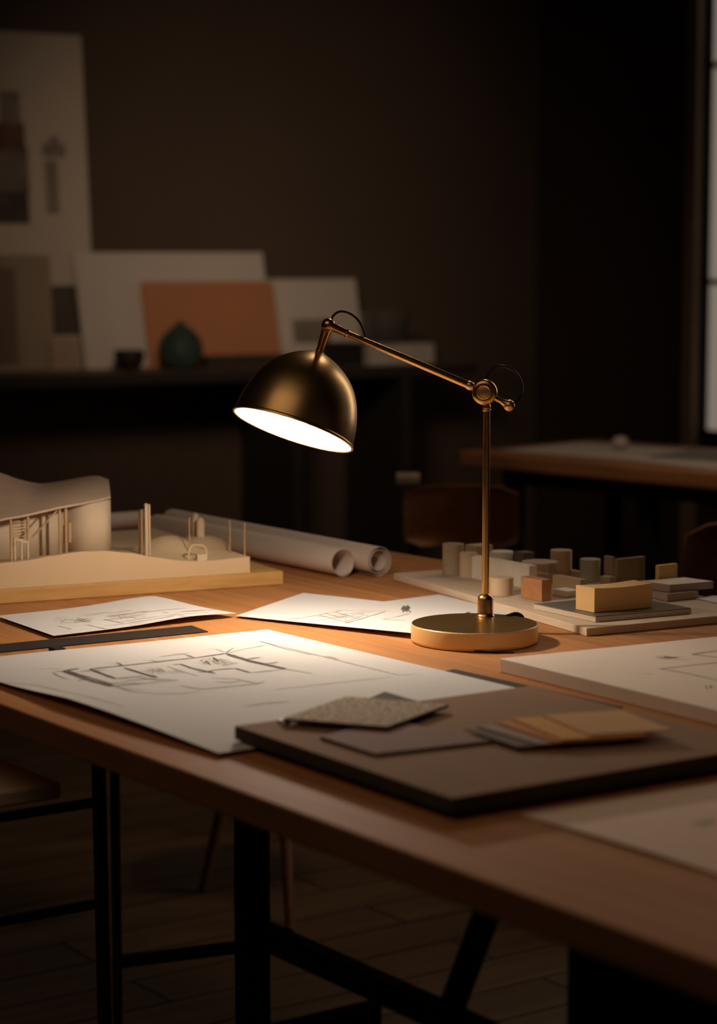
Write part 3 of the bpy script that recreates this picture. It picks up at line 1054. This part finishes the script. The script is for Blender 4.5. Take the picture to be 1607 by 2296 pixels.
def samp(lst, t):
    P = []
    for px, py, y in lst:
        x, z = at_model(px, py, y)
        P.append(mp(x, y, z))
    f = t * (len(P) - 1)
    i = min(int(f), len(P) - 2)
    g = f - i
    p0, p1, p2, p3 = P[max(i - 1, 0)], P[i], P[i + 1], P[min(i + 2, len(P) - 1)]
    return .5 * ((2 * p1) + (p2 - p0) * g + (2 * p0 - 5 * p1 + 4 * p2 - p3) * g * g + (3 * p1 - p0 - 3 * p2 + p3) * g ** 3)


m = MB()
na, nb = 40, 12
for th in (0, -.003):
    for j in range(nb + 1):
        for i in range(na + 1):
            a, b = samp(front, i / na), samp(back, i / na)
            v = j / nb
            p = a.lerp(b, v)
            p.z += .012 * math.sin(v * math.pi) * (.4 + .6 * i / na) + th
            m.v.append(p)
cnt = (na + 1) * (nb + 1)
for j in range(nb):
    for i in range(na):
        a = j * (na + 1) + i
        m.f.append((a, a + 1, a + na + 2, a + na + 1))
        m.f.append((cnt + a, cnt + a + na + 1, cnt + a + na + 2, cnt + a + 1))
for i in range(na):
    for j in (0, nb):
        a = j * (na + 1) + i
        m.f.append((a, a + 1, a + 1 + cnt, a + cnt))
for j in range(nb):
    for i in (0, na):
        a = j * (na + 1) + i
        m.f.append((a, a + na + 1, a + na + 1 + cnt, a + cnt))
m.build('roof', M_ROOF, tm, smooth=60)


def stick(px, ytop, y, w, name='column', m=M_STICK, dz=0.0):
    x, z1 = at_model(px, ytop, y)
    z0 = h_ter(x, y) - .002
    return MB().obox(mp(x, y, (z0 + z1) / 2), fx * w / 2, fy * w / 2, ZU * (z1 - z0) / 2).build(name, m, tm)


stick(24, 1160, .022, .0030)
stick(62, 1152, .034, .0032)
stick(133, 1138, .055, .0032)
stick(147, 1136, .055, .0036)
stick(-40, 1174, .02, .0032)
# diagonal brace and the slatted screen of the pavilion
a = at_model(130, 1142, .057)
b = at_model(72, 1205, .057)
MB().bar(mp(a[0], .057, a[1]), mp(b[0], .057, b[1]), .0022).build('diagonal_brace', M_STICK, tm)
m = MB()
for i in range(9):
    a = at_model(28, 1164 + i * 6.5, .045)
    b = at_model(60, 1159 + i * 6.5, .045)
    m.bar(mp(a[0], .045, a[1]), mp(b[0], .045, b[1]), .0016)
m.build('slatted_screen', M_STICK, tm)
# back wall of the pavilion, curved white wall at the right end
m = MB()
rows = [[], []]
for i in range(25):
    t = i / 24
    px = -100 + 345 * t
    y = .10 + .0 * t if t < .70 else .10 - .030 * math.sin((t - .70) / .30 * math.pi * .9)
    x, _ = at_model(px, 1200, y)
    zt_ = at_model(px, 1160 - 40 * (t ** 1.0) if px < 245 else 1120, y)[1]
    rows[0].append(mp(x, y, h_ter(x, y) - .003))
    rows[1].append(mp(x, y, zt_))
m.rings(rows, cap=False, closed=False)
wl = m.build('curved_wall', M_MWALL, tm, smooth=60)
sm = wl.modifiers.new('solid', 'SOLIDIFY')
sm.thickness = .003
a = at_model(152, 1172, .085)
b = at_model(170, 1215, .085)
MB().obox(mp((a[0] + b[0]) / 2, .0835, (a[1] + b[1]) / 2), fx * (b[0] - a[0]) / 2, fy * .0015, ZU * (a[1] - b[1]) / 2).build('model_door', mat('model_door_card', (.50, .33, .19), .8), tm)
# little furniture frame under the roof
m = MB()
for px, yt in ((33, 1208), (48, 1211), (62, 1216)):
    x, z1 = at_model(px, yt, .028)
    z0 = h_ter(x, .028) - .001
    m.obox(mp(x, .028, (z0 + z1) / 2), fx * .0012, fy * .0012, ZU * (z1 - z0) / 2)
a, b = at_model(31, 1208, .028), at_model(64, 1216, .028)
m.bar(mp(a[0], .028, a[1]), mp(b[0], .028, b[1]), .003)
m.build('bench_frame', M_MWALL, tm)
# free standing slabs, tower, posts, arch
for px, yt, y, w in ((312, 1146, .075, .0030), (318, 1142, .06, .0026), (327, 1129, .05, .0042), (334, 1131, .055, .0026)):
    stick(px, yt, y, w, 'tall_slab', M_MODEL)
for px, yt, y, r in ((438, 1150, .125, .0050), (449, 1160, .105, .0062)):
    x, z1 = at_model(px, yt, y)
    z0 = h_ter(x, y) - .003
    MB().lathe([(r, 0), (r, (z1 - z0) * .86), (r * .8, (z1 - z0) * .92), (r * .85, z1 - z0 - .003), (r * .3, z1 - z0)], mp(x, y, z0), n=20).build('chimney', M_MODEL, tm, smooth=40)
for px, yt, y in ((515, 1166, .06), (548, 1172, .03), (424, 1160, .06)):
    x, z1 = at_model(px, yt, y)
    z0 = h_ter(x, y) - .002
    MB().tube([mp(x, y, z0), mp(x, y, z1)], .0011, 8).build('post', M_STICK, tm)
pts = []
for i in range(13):
    t = math.pi * i / 12
    x, z = at_model(443 - 20 * math.copysign(abs(math.cos(t)) ** .5, math.cos(t)), 1254 - 32 * abs(math.sin(t)) ** .6, .018)
    pts.append(mp(x, .018, z))
MB().tube(pts, .0014, 8).build('arch', M_MODEL, tm, smooth=40)
a, b = at_model(440, 1243, .012), at_model(461, 1262, .012)
MB().obox(mp((a[0] + b[0]) / 2, .012, (a[1] + b[1]) / 2), fx * (b[0] - a[0]) / 2, fy * .004, ZU * (a[1] - b[1]) / 2).build('small_block', M_MWALL, tm)
# ring of contour steps round the mound
m = MB()
xm, _ = at_model(452, 1200, .105)
for i, (r, z) in enumerate(((.047, -.002), (.045, .001), (.043, .004), (.040, .007), (.036, .0095), (.031, .012), (.025, .014), (.018, .0155))):
    pr = []
    for j in range(40):
        t = 2 * math.pi * j / 40
        q = mp(xm + r * math.cos(t), .112 + r * .8 * math.sin(t), 0)
        pr.append((q.x, q.y))
    m.prism(pr, h_front(xm) - .004, h_front(xm) + .006 + z)
m.build('contour_mound', mat('mound_card', (.44, .31, .19), .85, var=.04), tm)

# ------------------------------------------------------------------ massing blocks on the site board
SZ = TZ + .0105
f0, l0, r0 = G(1315, 1409, SZ), G(882, 1285, SZ), G(1607, 1381, SZ)
ax_ = (r0 - f0).normalized()
rt = f0 + ax_ * .29
lt = l0
bk1 = lt + ax_ * .10
bk2 = rt + (lt - f0).normalized() * .32
M_SITE = wood('site_board_birch', (.70, .54, .39), (.60, .45, .31), UA, .6, 70, 3)
MB().prism([(p.x, p.y) for p in (f0, rt, bk2, bk1, lt)], TZ + .0004, SZ).build('site_board', M_SITE, bevel=.0008, label='pale plywood board at the right of the table holding the massing blocks', cat='board')
SB = SZ + .0003
# raised plinth with grey plate
P1 = SB + .0078
pf_, pl_, pr_ = G(1335, 1382, P1), G(1196, 1353, P1), G(1550, 1363, P1)
pl4 = [pf_, pr_, pr_ + pl_ - pf_, pl_]
pln = thing('plinth', V(pf_.x, pf_.y, SB) + V((pr_ - pf_).x, (pr_ - pf_).y) * .5, 'pale plinth with a thin grey top plate at the front of the site board', 'plinth')
MB().prism([(p.x, p.y) for p in pl4], SB, P1 - .0012).build('slab', M_SITE, pln, bevel=.0006)
g0 = sum(pl4, V(0, 0, 0)) / 4
MB().prism([(g0.x + (p.x - g0.x) * .99, g0.y + (p.y - g0.y) * .99) for p in pl4], P1 - .0012, P1).build('top_plate', mat('grey_plate', (.17, .145, .12), .35, var=.05), pln)
# curved yellow block
Y0 = P1 + .0003
yf, yl, yr = G(1332, 1374, Y0), G(1290, 1366, Y0), G(1462, 1362, Y0)
ay, by = yr - yf, yl - yf
hh = .0325
m = MB()
rings = []
for i in range(17):
    t = i / 16
    o_ = yf + ay * t
    hz = hh * (1 - .055 * math.sin(t * math.pi) + .01 * t)
    rings.append([o_ + ZU * .0, o_ + by, o_ + by + ZU * hz, o_ + ZU * hz])
m.rings(rings)
m.build('yellow_block', mat('yellow_block_card', (.90, .565, .245), .75, var=.02), bevel=.0006, label='large honey yellow block with a slightly sagging top on the grey plate', cat='block')


def blk(name, x0, x1, ytop, ybot, m, label, shape='cyl', zb=None, ang=None, dep=None, group='massing blocks on the site board', xm=None):
    zb = SB if zb is None else zb
    q = G((x0 + x1) / 2, ybot, zb)
    k = q.y / 5000
    if shape == 'cyl':
        r = (x1 - x0) / 2 * k
        c = V(q.x, q.y + r, zb)
        zt = D((x0 + x1) / 2, ytop + 2, c.y).z
        return MB().lathe([(r * .99, 0), (r, .0006), (r, zt - zb - .0006), (r * .985, zt - zb)], c, n=40).build(name, m, smooth=40, label=label, cat='block', group=group)
    xm = x0 + (x1 - x0) * .6 if xm is None else xm   # the near vertical edge of a turned box
    near = G(xm, ybot, zb)
    # right-hand face runs along N, left-hand face along -U
    def reach(d, px):
        a = (px - W / 2) / F
        den = d.x - a * d.y / cp
        aa = a / 1.0
        lo, hi = 0.0, .4
        for _ in range(40):
            mid = (lo + hi) / 2
            p = near + d * mid
            rel = p - CAM
            xx = W / 2 + F * rel.x / (rel.y * cp - rel.z * sp)
            if (xx < px) == (d.x > 0):
                lo = mid
            else:
                hi = mid
        return lo
    e1, e2 = N * max(reach(N, x1), .002), -U * max(reach(-U, x0), .002)
    zt = D(xm, ytop, near.y).z
    ps = [near, near + e1, near + e1 + e2, near + e2]
    return MB().prism([(p.x, p.y) for p in ps], zb, zt).build(name, m, bevel=.0006, label=label, cat='block', group=group)


def bm_(n, c, v=.05, s=40):
    return mat('block_' + n, tuple(min(.92, q * 1.55) for q in c), .8, var=v, scale=s)


TAUPE, TAUPE2 = bm_('taupe', (.30, .225, .155)), bm_('light_taupe', (.43, .325, .225))
WHITEB, PINK = bm_('white', (.62, .535, .44)), bm_('pink', (.40, .285, .205))
GREY, OLIVE = bm_('blue_grey', (.30, .285, .235)), bm_('olive', (.235, .185, .115))
CRATE = wood('block_crate_wood', (.64, .46, .27), (.48, .34, .18), UA, .6, 120, 5)
TCUBE = wood('block_red_wood', (.60, .29, .12), (.47, .20, .075), UA + 1.57, .5, 120, 8)
PALEW = wood('block_pale_wood', (.80, .60, .38), (.66, .46, .26), 0.3, .6, 20, 9)
blk('cylinder_block', 992, 1041, 1217, 1291, TAUPE, 'tall dark taupe cylinder, leftmost of the massing blocks')
blk('cylinder_block', 1030, 1071, 1237, 1297, TAUPE2, 'light taupe cylinder just left of the lamp pole')
blk('flat_block', 1042, 1104, 1225, 1284, TAUPE2, 'flat topped taupe block behind the lamp pole', 'box', xm=1066)
# long white bar along the table direction
wn = G(1186, 1321, SB)
wz = D(1186, 1269, wn.y).z
blen, bw = .155, .014
ps = [wn, wn + N * bw, wn + N * bw - U * blen, wn - U * blen]
MB().prism([(p.x, p.y) for p in ps], SB, wz).build('long_block', WHITEB, bevel=.0006, label='long white bar block running back behind the lamp pole', cat='block', group='massing blocks on the site board')
blk('disc_block', 1096, 1152, 1234, 1284, WHITEB, 'pale round block behind the long white bar')
blk('dark_block', 1152, 1198, 1240, 1284, bm_('dark_grey', (.13, .105, .085)), 'low dark grey block behind the long white bar', 'box', xm=1172)
blk('cylinder_block', 1235, 1284, 1231, 1300, PINK, 'tall pinkish taupe cylinder at the centre back of the blocks')
b1 = blk('square_block', 1197, 1245, 1261, 1308, TAUPE2, 'square taupe block in front of the pinkish cylinder', 'box', xm=1228)
# thin cap on the square block and a low white block
tz = max(v.co.z for v in b1.data.vertices) + b1.location.z + .0003
blk('round_cap', 1172, 1254, 1256.5, 1266, PINK, 'thin round disc lying on top of the square taupe block', zb=tz)
blk('small_white_block', 1199, 1219, 1302, 1316, WHITEB, 'tiny white block between the long bar and the wooden cube', 'box', xm=1211)
blk('slatted_block', 1238, 1316, 1300, 1327, CRATE, 'low wooden bar block in front of the pinkish cylinder', 'box', xm=1300)
blk('slatted_block', 1264, 1332, 1286, 1306, CRATE, 'second low wooden bar block, just behind the first one', 'box', xm=1322)
blk('cylinder_block', 1301, 1348, 1251, 1306, GREY, 'blue grey cylinder left of the olive block')
blk('narrow_block', 1353, 1378, 1249, 1300, TAUPE, 'narrow taupe block against the left of the olive block', 'box', xm=1372)
blk('wide_block', 1376, 1446, 1254, 1309, OLIVE, 'wide olive brown block behind the yellow block', 'box', xm=1384)
blk('small_wood_block', 1344, 1382, 1295, 1312, CRATE, 'small low wooden block at the foot of the narrow taupe block', 'box', xm=1366)
blk('cylinder_block', 1098, 1153, 1292, 1337, PALEW, 'short pale wooden drum just right of the lamp pole')
blk('wooden_cube', 1167, 1236, 1301, 1349, TCUBE, 'reddish brown wooden cube beside the pale drum', 'box', xm=1214)
blk('low_slab', 1237, 1300, 1326, 1340, WHITEB, 'low white slab between the wooden cube and the yellow block', 'box', xm=1270)
blk('yellow_cube', 1468, 1518, 1268, 1331, bm_('yellow', (.62, .38, .14)), 'small honey yellow cube behind the stacked grey slabs', 'box', xm=1476)
# two stacked slabs
SL = bm_('slab_grey', (.33, .255, .20))
SLT = bm_('slab_white', (.60, .52, .45))
z1 = SB + .0105
a, b, c = G(1495, 1349, SB), G(1450, 1338, SB), G(1566, 1342, SB)
MB().prism([(p.x, p.y) for p in (a, c, c + b - a, b)], SB, z1).build('stone_slab', SL, bevel=.001, label='grey slab at the right of the site board, lower of two', cat='slab', group=None)
z2 = z1 + .0003
z3 = z2 + .0105
a, b, c = G(1501, 1311, z3), G(1436, 1302, z3), G(1600, 1303, z3)
ob = MB().prism([(p.x, p.y) for p in (a, c, c + b - a, b)], z2, z3).build('stone_slab', [SL, SLT], bevel=.0008, label='white topped slab at the right of the site board, upper of two', cat='slab')
face_mat(ob, lambda p: p.normal.z > .5, 1)
ob = quad([(1560, 1341), (1600, 1335), (1660, 1346), (1612, 1352)], SB, SB + .0012).build('white_card', M_CHIPW, label='small white card by the right frame beside the stacked slabs', cat='card')

# ------------------------------------------------------------------ the lamp
LY = 2.862
lc = G(1063, 1438, TZ)
lamp = thing('desk_lamp', V(lc.x, lc.y, TZ), 'lit brass desk lamp with dome shade, jointed arm and round base', 'lamp')
kk = lc.y / 5000
R = 144 * kk
HB = .0228
lc0 = V(lc.x, lc.y, TZ + .0006)
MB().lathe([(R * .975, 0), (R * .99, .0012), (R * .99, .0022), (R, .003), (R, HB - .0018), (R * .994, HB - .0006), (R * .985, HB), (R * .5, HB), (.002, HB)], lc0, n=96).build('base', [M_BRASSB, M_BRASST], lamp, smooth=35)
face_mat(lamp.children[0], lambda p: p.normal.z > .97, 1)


def LP(px, py, dy=0.0):
    return D(px, py, LY + dy)


px0 = G(1088, 1383, TZ + HB)
LY = px0.y + .004
pk = LY / 5000 / cp
pole = V(LP(1088, 1300).x, LY, TZ + HB)
MB().lathe([(21.5 * pk, 0), (21.5 * pk, 2 * pk), (20 * pk, 4 * pk), (18.5 * pk, 6 * pk), (18 * pk, 9 * pk), (17.6 * pk, 38 * pk), (16 * pk, 45 * pk), (12.5 * pk, 49 * pk), (8.5 * pk, 51.5 * pk), (8 * pk, 52 * pk)], pole, n=40).build('socket', M_BRASSD, lamp, smooth=40)
ztop = LP(1088, 918).z
polo = MB().tube([pole + ZU * .02, V(pole.x, LY, ztop)], 8.1 * pk, 32).build('pole', M_BRASSD, lamp, smooth=40)
zc = V(pole.x, LY, ztop)
MB().lathe([(8.5 * pk, -4 * pk), (10.2 * pk, -2 * pk), (10.2 * pk, 0), (8.6 * pk, 1.5 * pk), (9.8 * pk, 6 * pk), (8 * pk, 11 * pk), (7 * pk, 14 * pk)], zc, n=32).build('pole_collar', M_BRASSD, polo, smooth=50)
hub = LP(1086, 879)
toc = (CAM - hub).normalized()
toc = (V(toc.x, toc.y, 0) + V(-.10, 0, 0)).normalized()
hb = MB()
hb.lathe([(24 * pk, -15 * pk), (27.5 * pk, -12 * pk), (28.5 * pk, -6 * pk), (28.5 * pk, 6 * pk), (27.5 * pk, 10 * pk), (24.5 * pk, 13 * pk), (18 * pk, 14 * pk), (16.3 * pk, 14 * pk)], hub, toc, 56)
hubo = hb.build('hub', M_BRASSD, lamp, smooth=40)
MB().lathe([(16 * pk, 13 * pk), (16 * pk, 15.4 * pk), (14.6 * pk, 16.4 * pk), (13 * pk, 15.2 * pk), (12.6 * pk, 14.2 * pk), (8 * pk, 15.2 * pk), (.5 * pk, 15.6 * pk)], hub, toc, 48).build('hub_cap', M_BRASS, hubo, smooth=50)
# arm
a0, a1 = LP(1054, 865), LP(776, 747)
ad = (a1 - a0).normalized()
armo = MB().tube([a0 + ad * .003, a0 + ad * .06, a1], [8.6 * pk, 8.4 * pk, 7.0 * pk], 32).build('arm', M_BRASSD, lamp, smooth=40)
MB().lathe([(6 * pk, -9 * pk), (9 * pk, -5 * pk), (10.2 * pk, 0), (9.8 * pk, 5 * pk), (8.6 * pk, 8 * pk)], a0, ad, 32).build('arm_collar', M_BRASS, armo, smooth=50)
ball = LP(736, 729)
kd = (ball - a1).normalized()
MB().lathe([(8.5 * pk, -4 * pk), (10 * pk, -2 * pk), (10 * pk, 1 * pk), (8 * pk, 2 * pk), (9 * pk, 8 * pk), (9.6 * pk, 18 * pk), (10.5 * pk, 30 * pk), (12 * pk, 37 * pk)], a1, kd, 32).build('knuckle', M_BRASSD, lamp, smooth=50)


def sphere(c, r, n=20):
    return [(r * math.sin(math.pi * i / n), -r * math.cos(math.pi * i / n)) for i in range(n + 1)]


MB().lathe(sphere(None, 15.5 * pk), ball, (CAM - ball).normalized(), 32, cap=False).build('ball_joint', M_BRASSD, lamp, smooth=60)
# counter handle
h1_ = LP(1141, 909)
hd = (h1_ - hub).normalized()
hno = MB().tube([hub + hd * 22 * pk, hub + hd * 30 * pk, hub + hd * 42 * pk, hub + hd * 54 * pk], [6 * pk, 6.2 * pk, 5.6 * pk, 9 * pk], 24).build('handle', M_BRASSD, lamp, smooth=50)
MB().lathe(sphere(None, 13 * pk), h1_, hd, 28, cap=False).build('handle_knob', M_BRASS, hno, smooth=60)

# shade
rc = LP(656.5, 964)                         # centre of the rim
right = V(1, 0, 0)
cup = V(0, sp, cp)                          # camera up
fwd = V(0, cp, -sp)
AX = (right * .315 + cup * .949) * .9893 + fwd * .146     # from the rim to the apex
AX.normalize()
prof = [(139, 0), (137.5, 20), (134.5, 42), (129.5, 64), (122.5, 86), (113, 107), (101, 126), (86, 143), (69, 157), (50, 169), (31, 178), (17, 183.5), (10, 187)]
prof = [(r * pk, h * pk * 1.005) for r, h in prof]


def smooth_prof(p, k=4):
    out = []
    for i in range(len(p) - 1):
        p0, p1, p2, p3 = p[max(i - 1, 0)], p[i], p[i + 1], p[min(i + 2, len(p) - 1)]
        for j in range(k):
            g = j / k
            out.append(tuple(.5 * (2 * p1[c] + (p2[c] - p0[c]) * g + (2 * p0[c] - 5 * p1[c] + 4 * p2[c] - p3[c]) * g * g + (3 * p1[c] - p0[c] - 3 * p2[c] + p3[c]) * g ** 3) for c in (0, 1)))
    out.append(p[-1])
    return out


sp_ = smooth_prof(prof)
lip = [(136.5 * pk, 0), (137 * pk, -1.5 * pk), (139.5 * pk, -2.2 * pk), (141.8 * pk, -.8 * pk), (142 * pk, 3 * pk), (140.2 * pk, 5.5 * pk), (138.5 * pk, 6.2 * pk)]
sho = MB().lathe(lip + [p for p in sp_ if p[1] > 9 * pk], rc, AX, 128, cap=False).build('shade', M_BRASSS, lamp, smooth=50)
inn = [(max(r - 2.2 * pk, .4 * pk), h) for r, h in sp_ if h < 186 * pk]
MB().lathe(inn + [(.3 * pk, 184 * pk)], rc, AX, 96, cap=False).build('shade_lining', M_INNER, sho, smooth=50)
apex = rc + AX * 186 * pk
nk = MB()
sd = (ball - apex)
sd.normalize()
nk.tube([apex - sd * 4 * pk, apex + sd * 3 * pk, apex + sd * 16 * pk, apex + sd * 36 * pk, ball - sd * 9 * pk], [9.5 * pk, 8.5 * pk, 8.2 * pk, 9.6 * pk, 12 * pk], 28)
nk.build('neck', M_BRASSD, lamp, smooth=50)
# ring of vent studs round the neck
for dx in (-34, -13, 10, 27):
    pass
bl = rc + AX * 17 * pk
bulb_r = .014
M_BULB = emit('bulb_glow', (1.0, .845, .69), 800.0)
bho = MB().tube([bl + AX * .0128, rc + AX * 180 * pk], [.011, .012], 20).build('bulb_holder', M_INNER, lamp, smooth=40)
MB().lathe(sphere(None, bulb_r, 14), bl, AX, 24, cap=False).build('bulb', M_BULB, bho, smooth=60)


# cords
def spline(pts, k=10):
    out = []
    for i in range(len(pts) - 1):
        p0, p1, p2, p3 = pts[max(i - 1, 0)], pts[i], pts[i + 1], pts[min(i + 2, len(pts) - 1)]
        for j in range(k):
            g = j / k
            out.append(.5 * ((2 * p1) + (p2 - p0) * g + (2 * p0 - 5 * p1 + 4 * p2 - p3) * g * g + (3 * p1 - p0 - 3 * p2 + p3) * g ** 3))
    out.append(pts[-1])
    return out


c1 = [LP(742, 719, .006), LP(747, 708, .008), LP(757, 700, .01), LP(770, 698.5, .01), LP(786, 704, .01), LP(802, 717, .01), (LP(813, 735, .008)), LP(820, 758, .003)]
MB().tube(spline(c1), 2.6 * pk, 12).build('cord', M_CORD, lamp, smooth=60)
c2 = [LP(1086, 866, .008), LP(1089, 850, .012), LP(1097, 834, .014), LP(1111, 823, .014), LP(1127, 820.5, .014), (LP(1147, 828, .014)), LP(1162, 843, .014), LP(1170, 864, .012), LP(1168, 884, .008), LP(1158, 901, .003), LP(1150, 908, 0)]
MB().tube(spline(c2), 2.8 * pk, 12).build('cord', M_CORD, lamp, smooth=60)
# power cord leaving the base
c3 = [V(lc.x + .046, lc.y + .056, TZ + .0225), V(lc.x + .056, lc.y + .0625, TZ + .0245), V(lc.x + .064, lc.y + .064, TZ + .021), V(lc.x + .066, lc.y + .066, TZ + .012), V(lc.x + .062, lc.y + .074, TZ + .0045)]
MB().tube(spline(c3), .0032, 12).build('power_cord', M_CORD, lamp, smooth=60)
c4 = [V(lc.x - .004, lc.y - .0785, TZ + .0018), V(lc.x + .012, lc.y - .0835, TZ + .0014), V(lc.x + .03, lc.y - .088, TZ + .0014), V(lc.x + .044, lc.y - .087, TZ + .0014)]
MB().tube(spline(c4), .0009, 8).build('thin_cord', M_CORD, lamp, smooth=60)


# ------------------------------------------------------------------ lights
def area(name, loc, target, size, power, col, sy=None, spread=None):
    l = bpy.data.lights.new(name, 'AREA')
    l.energy, l.color, l.size = power, col, size
    if sy:
        l.shape, l.size_y = 'RECTANGLE', sy
    if spread:
        l.spread = math.radians(spread)
    o = bpy.data.objects.new(name, l)
    COL.objects.link(o)
    o.location = loc
    o.rotation_euler = (Vector(target) - Vector(loc)).to_track_quat('-Z', 'Y').to_euler()
    return o


WARM = (1.0, .79, .61)
area('wall_wash_light', (-.35, 4.8, 1.9), (-.30, 7.3, 1.14), .45, 1.25, WARM, spread=55)  # added, no visible source: pools light on the middle of the back wall
area('table_fill_light', (.35, 4.1, 2.2), (.1, 2.3, .75), .30, .9, (1.0, .74, .52), spread=95)
area('front_fill_light', (-.7, 1.4, 2.9), (.2, 2.7, .75), 2.2, 3.1, (1.0, .70, .47), spread=90)
area('shade_highlight_light', (1.38, 4.30, 1.60), (-.08, 2.86, .95), .30, 5.5, (1, .86, .70), sy=1.4)  # added out of view to put a highlight down the brass lampshade
area('back_fill_light', (.45, 4.0, 2.5), (.7, 5.0, .5), .4, 2.6, (1, .70, .46), spread=95)

wd = bpy.data.worlds.new('dim_room')
sc.world = wd
wd.use_nodes = True
wd.node_tree.nodes['Background'].inputs['Color'].default_value = (1, .72, .5, 1)
wd.node_tree.nodes['Background'].inputs['Strength'].default_value = .012

# ------------------------------------------------------------------ camera
cam = bpy.data.cameras.new('camera')
cam.sensor_fit = 'HORIZONTAL'
cam.sensor_width = 36.0
cam.lens = 36.0 * F / W
cam.dof.use_dof = True
cam.dof.focus_distance = 2.88
cam.dof.aperture_fstop = 5.2
cam.clip_start = .05
co = bpy.data.objects.new('camera', cam)
COL.objects.link(co)
co.location = CAM
co.rotation_euler = (math.radians(90) - PITCH, 0, 0)
sc.camera = co
sc.view_settings.view_transform = 'Standard'
sc.view_settings.look = 'None'
sc.cycles.max_bounces = 6
sc.cycles.sample_clamp_indirect = 4.0
sc.cycles.use_denoising = True
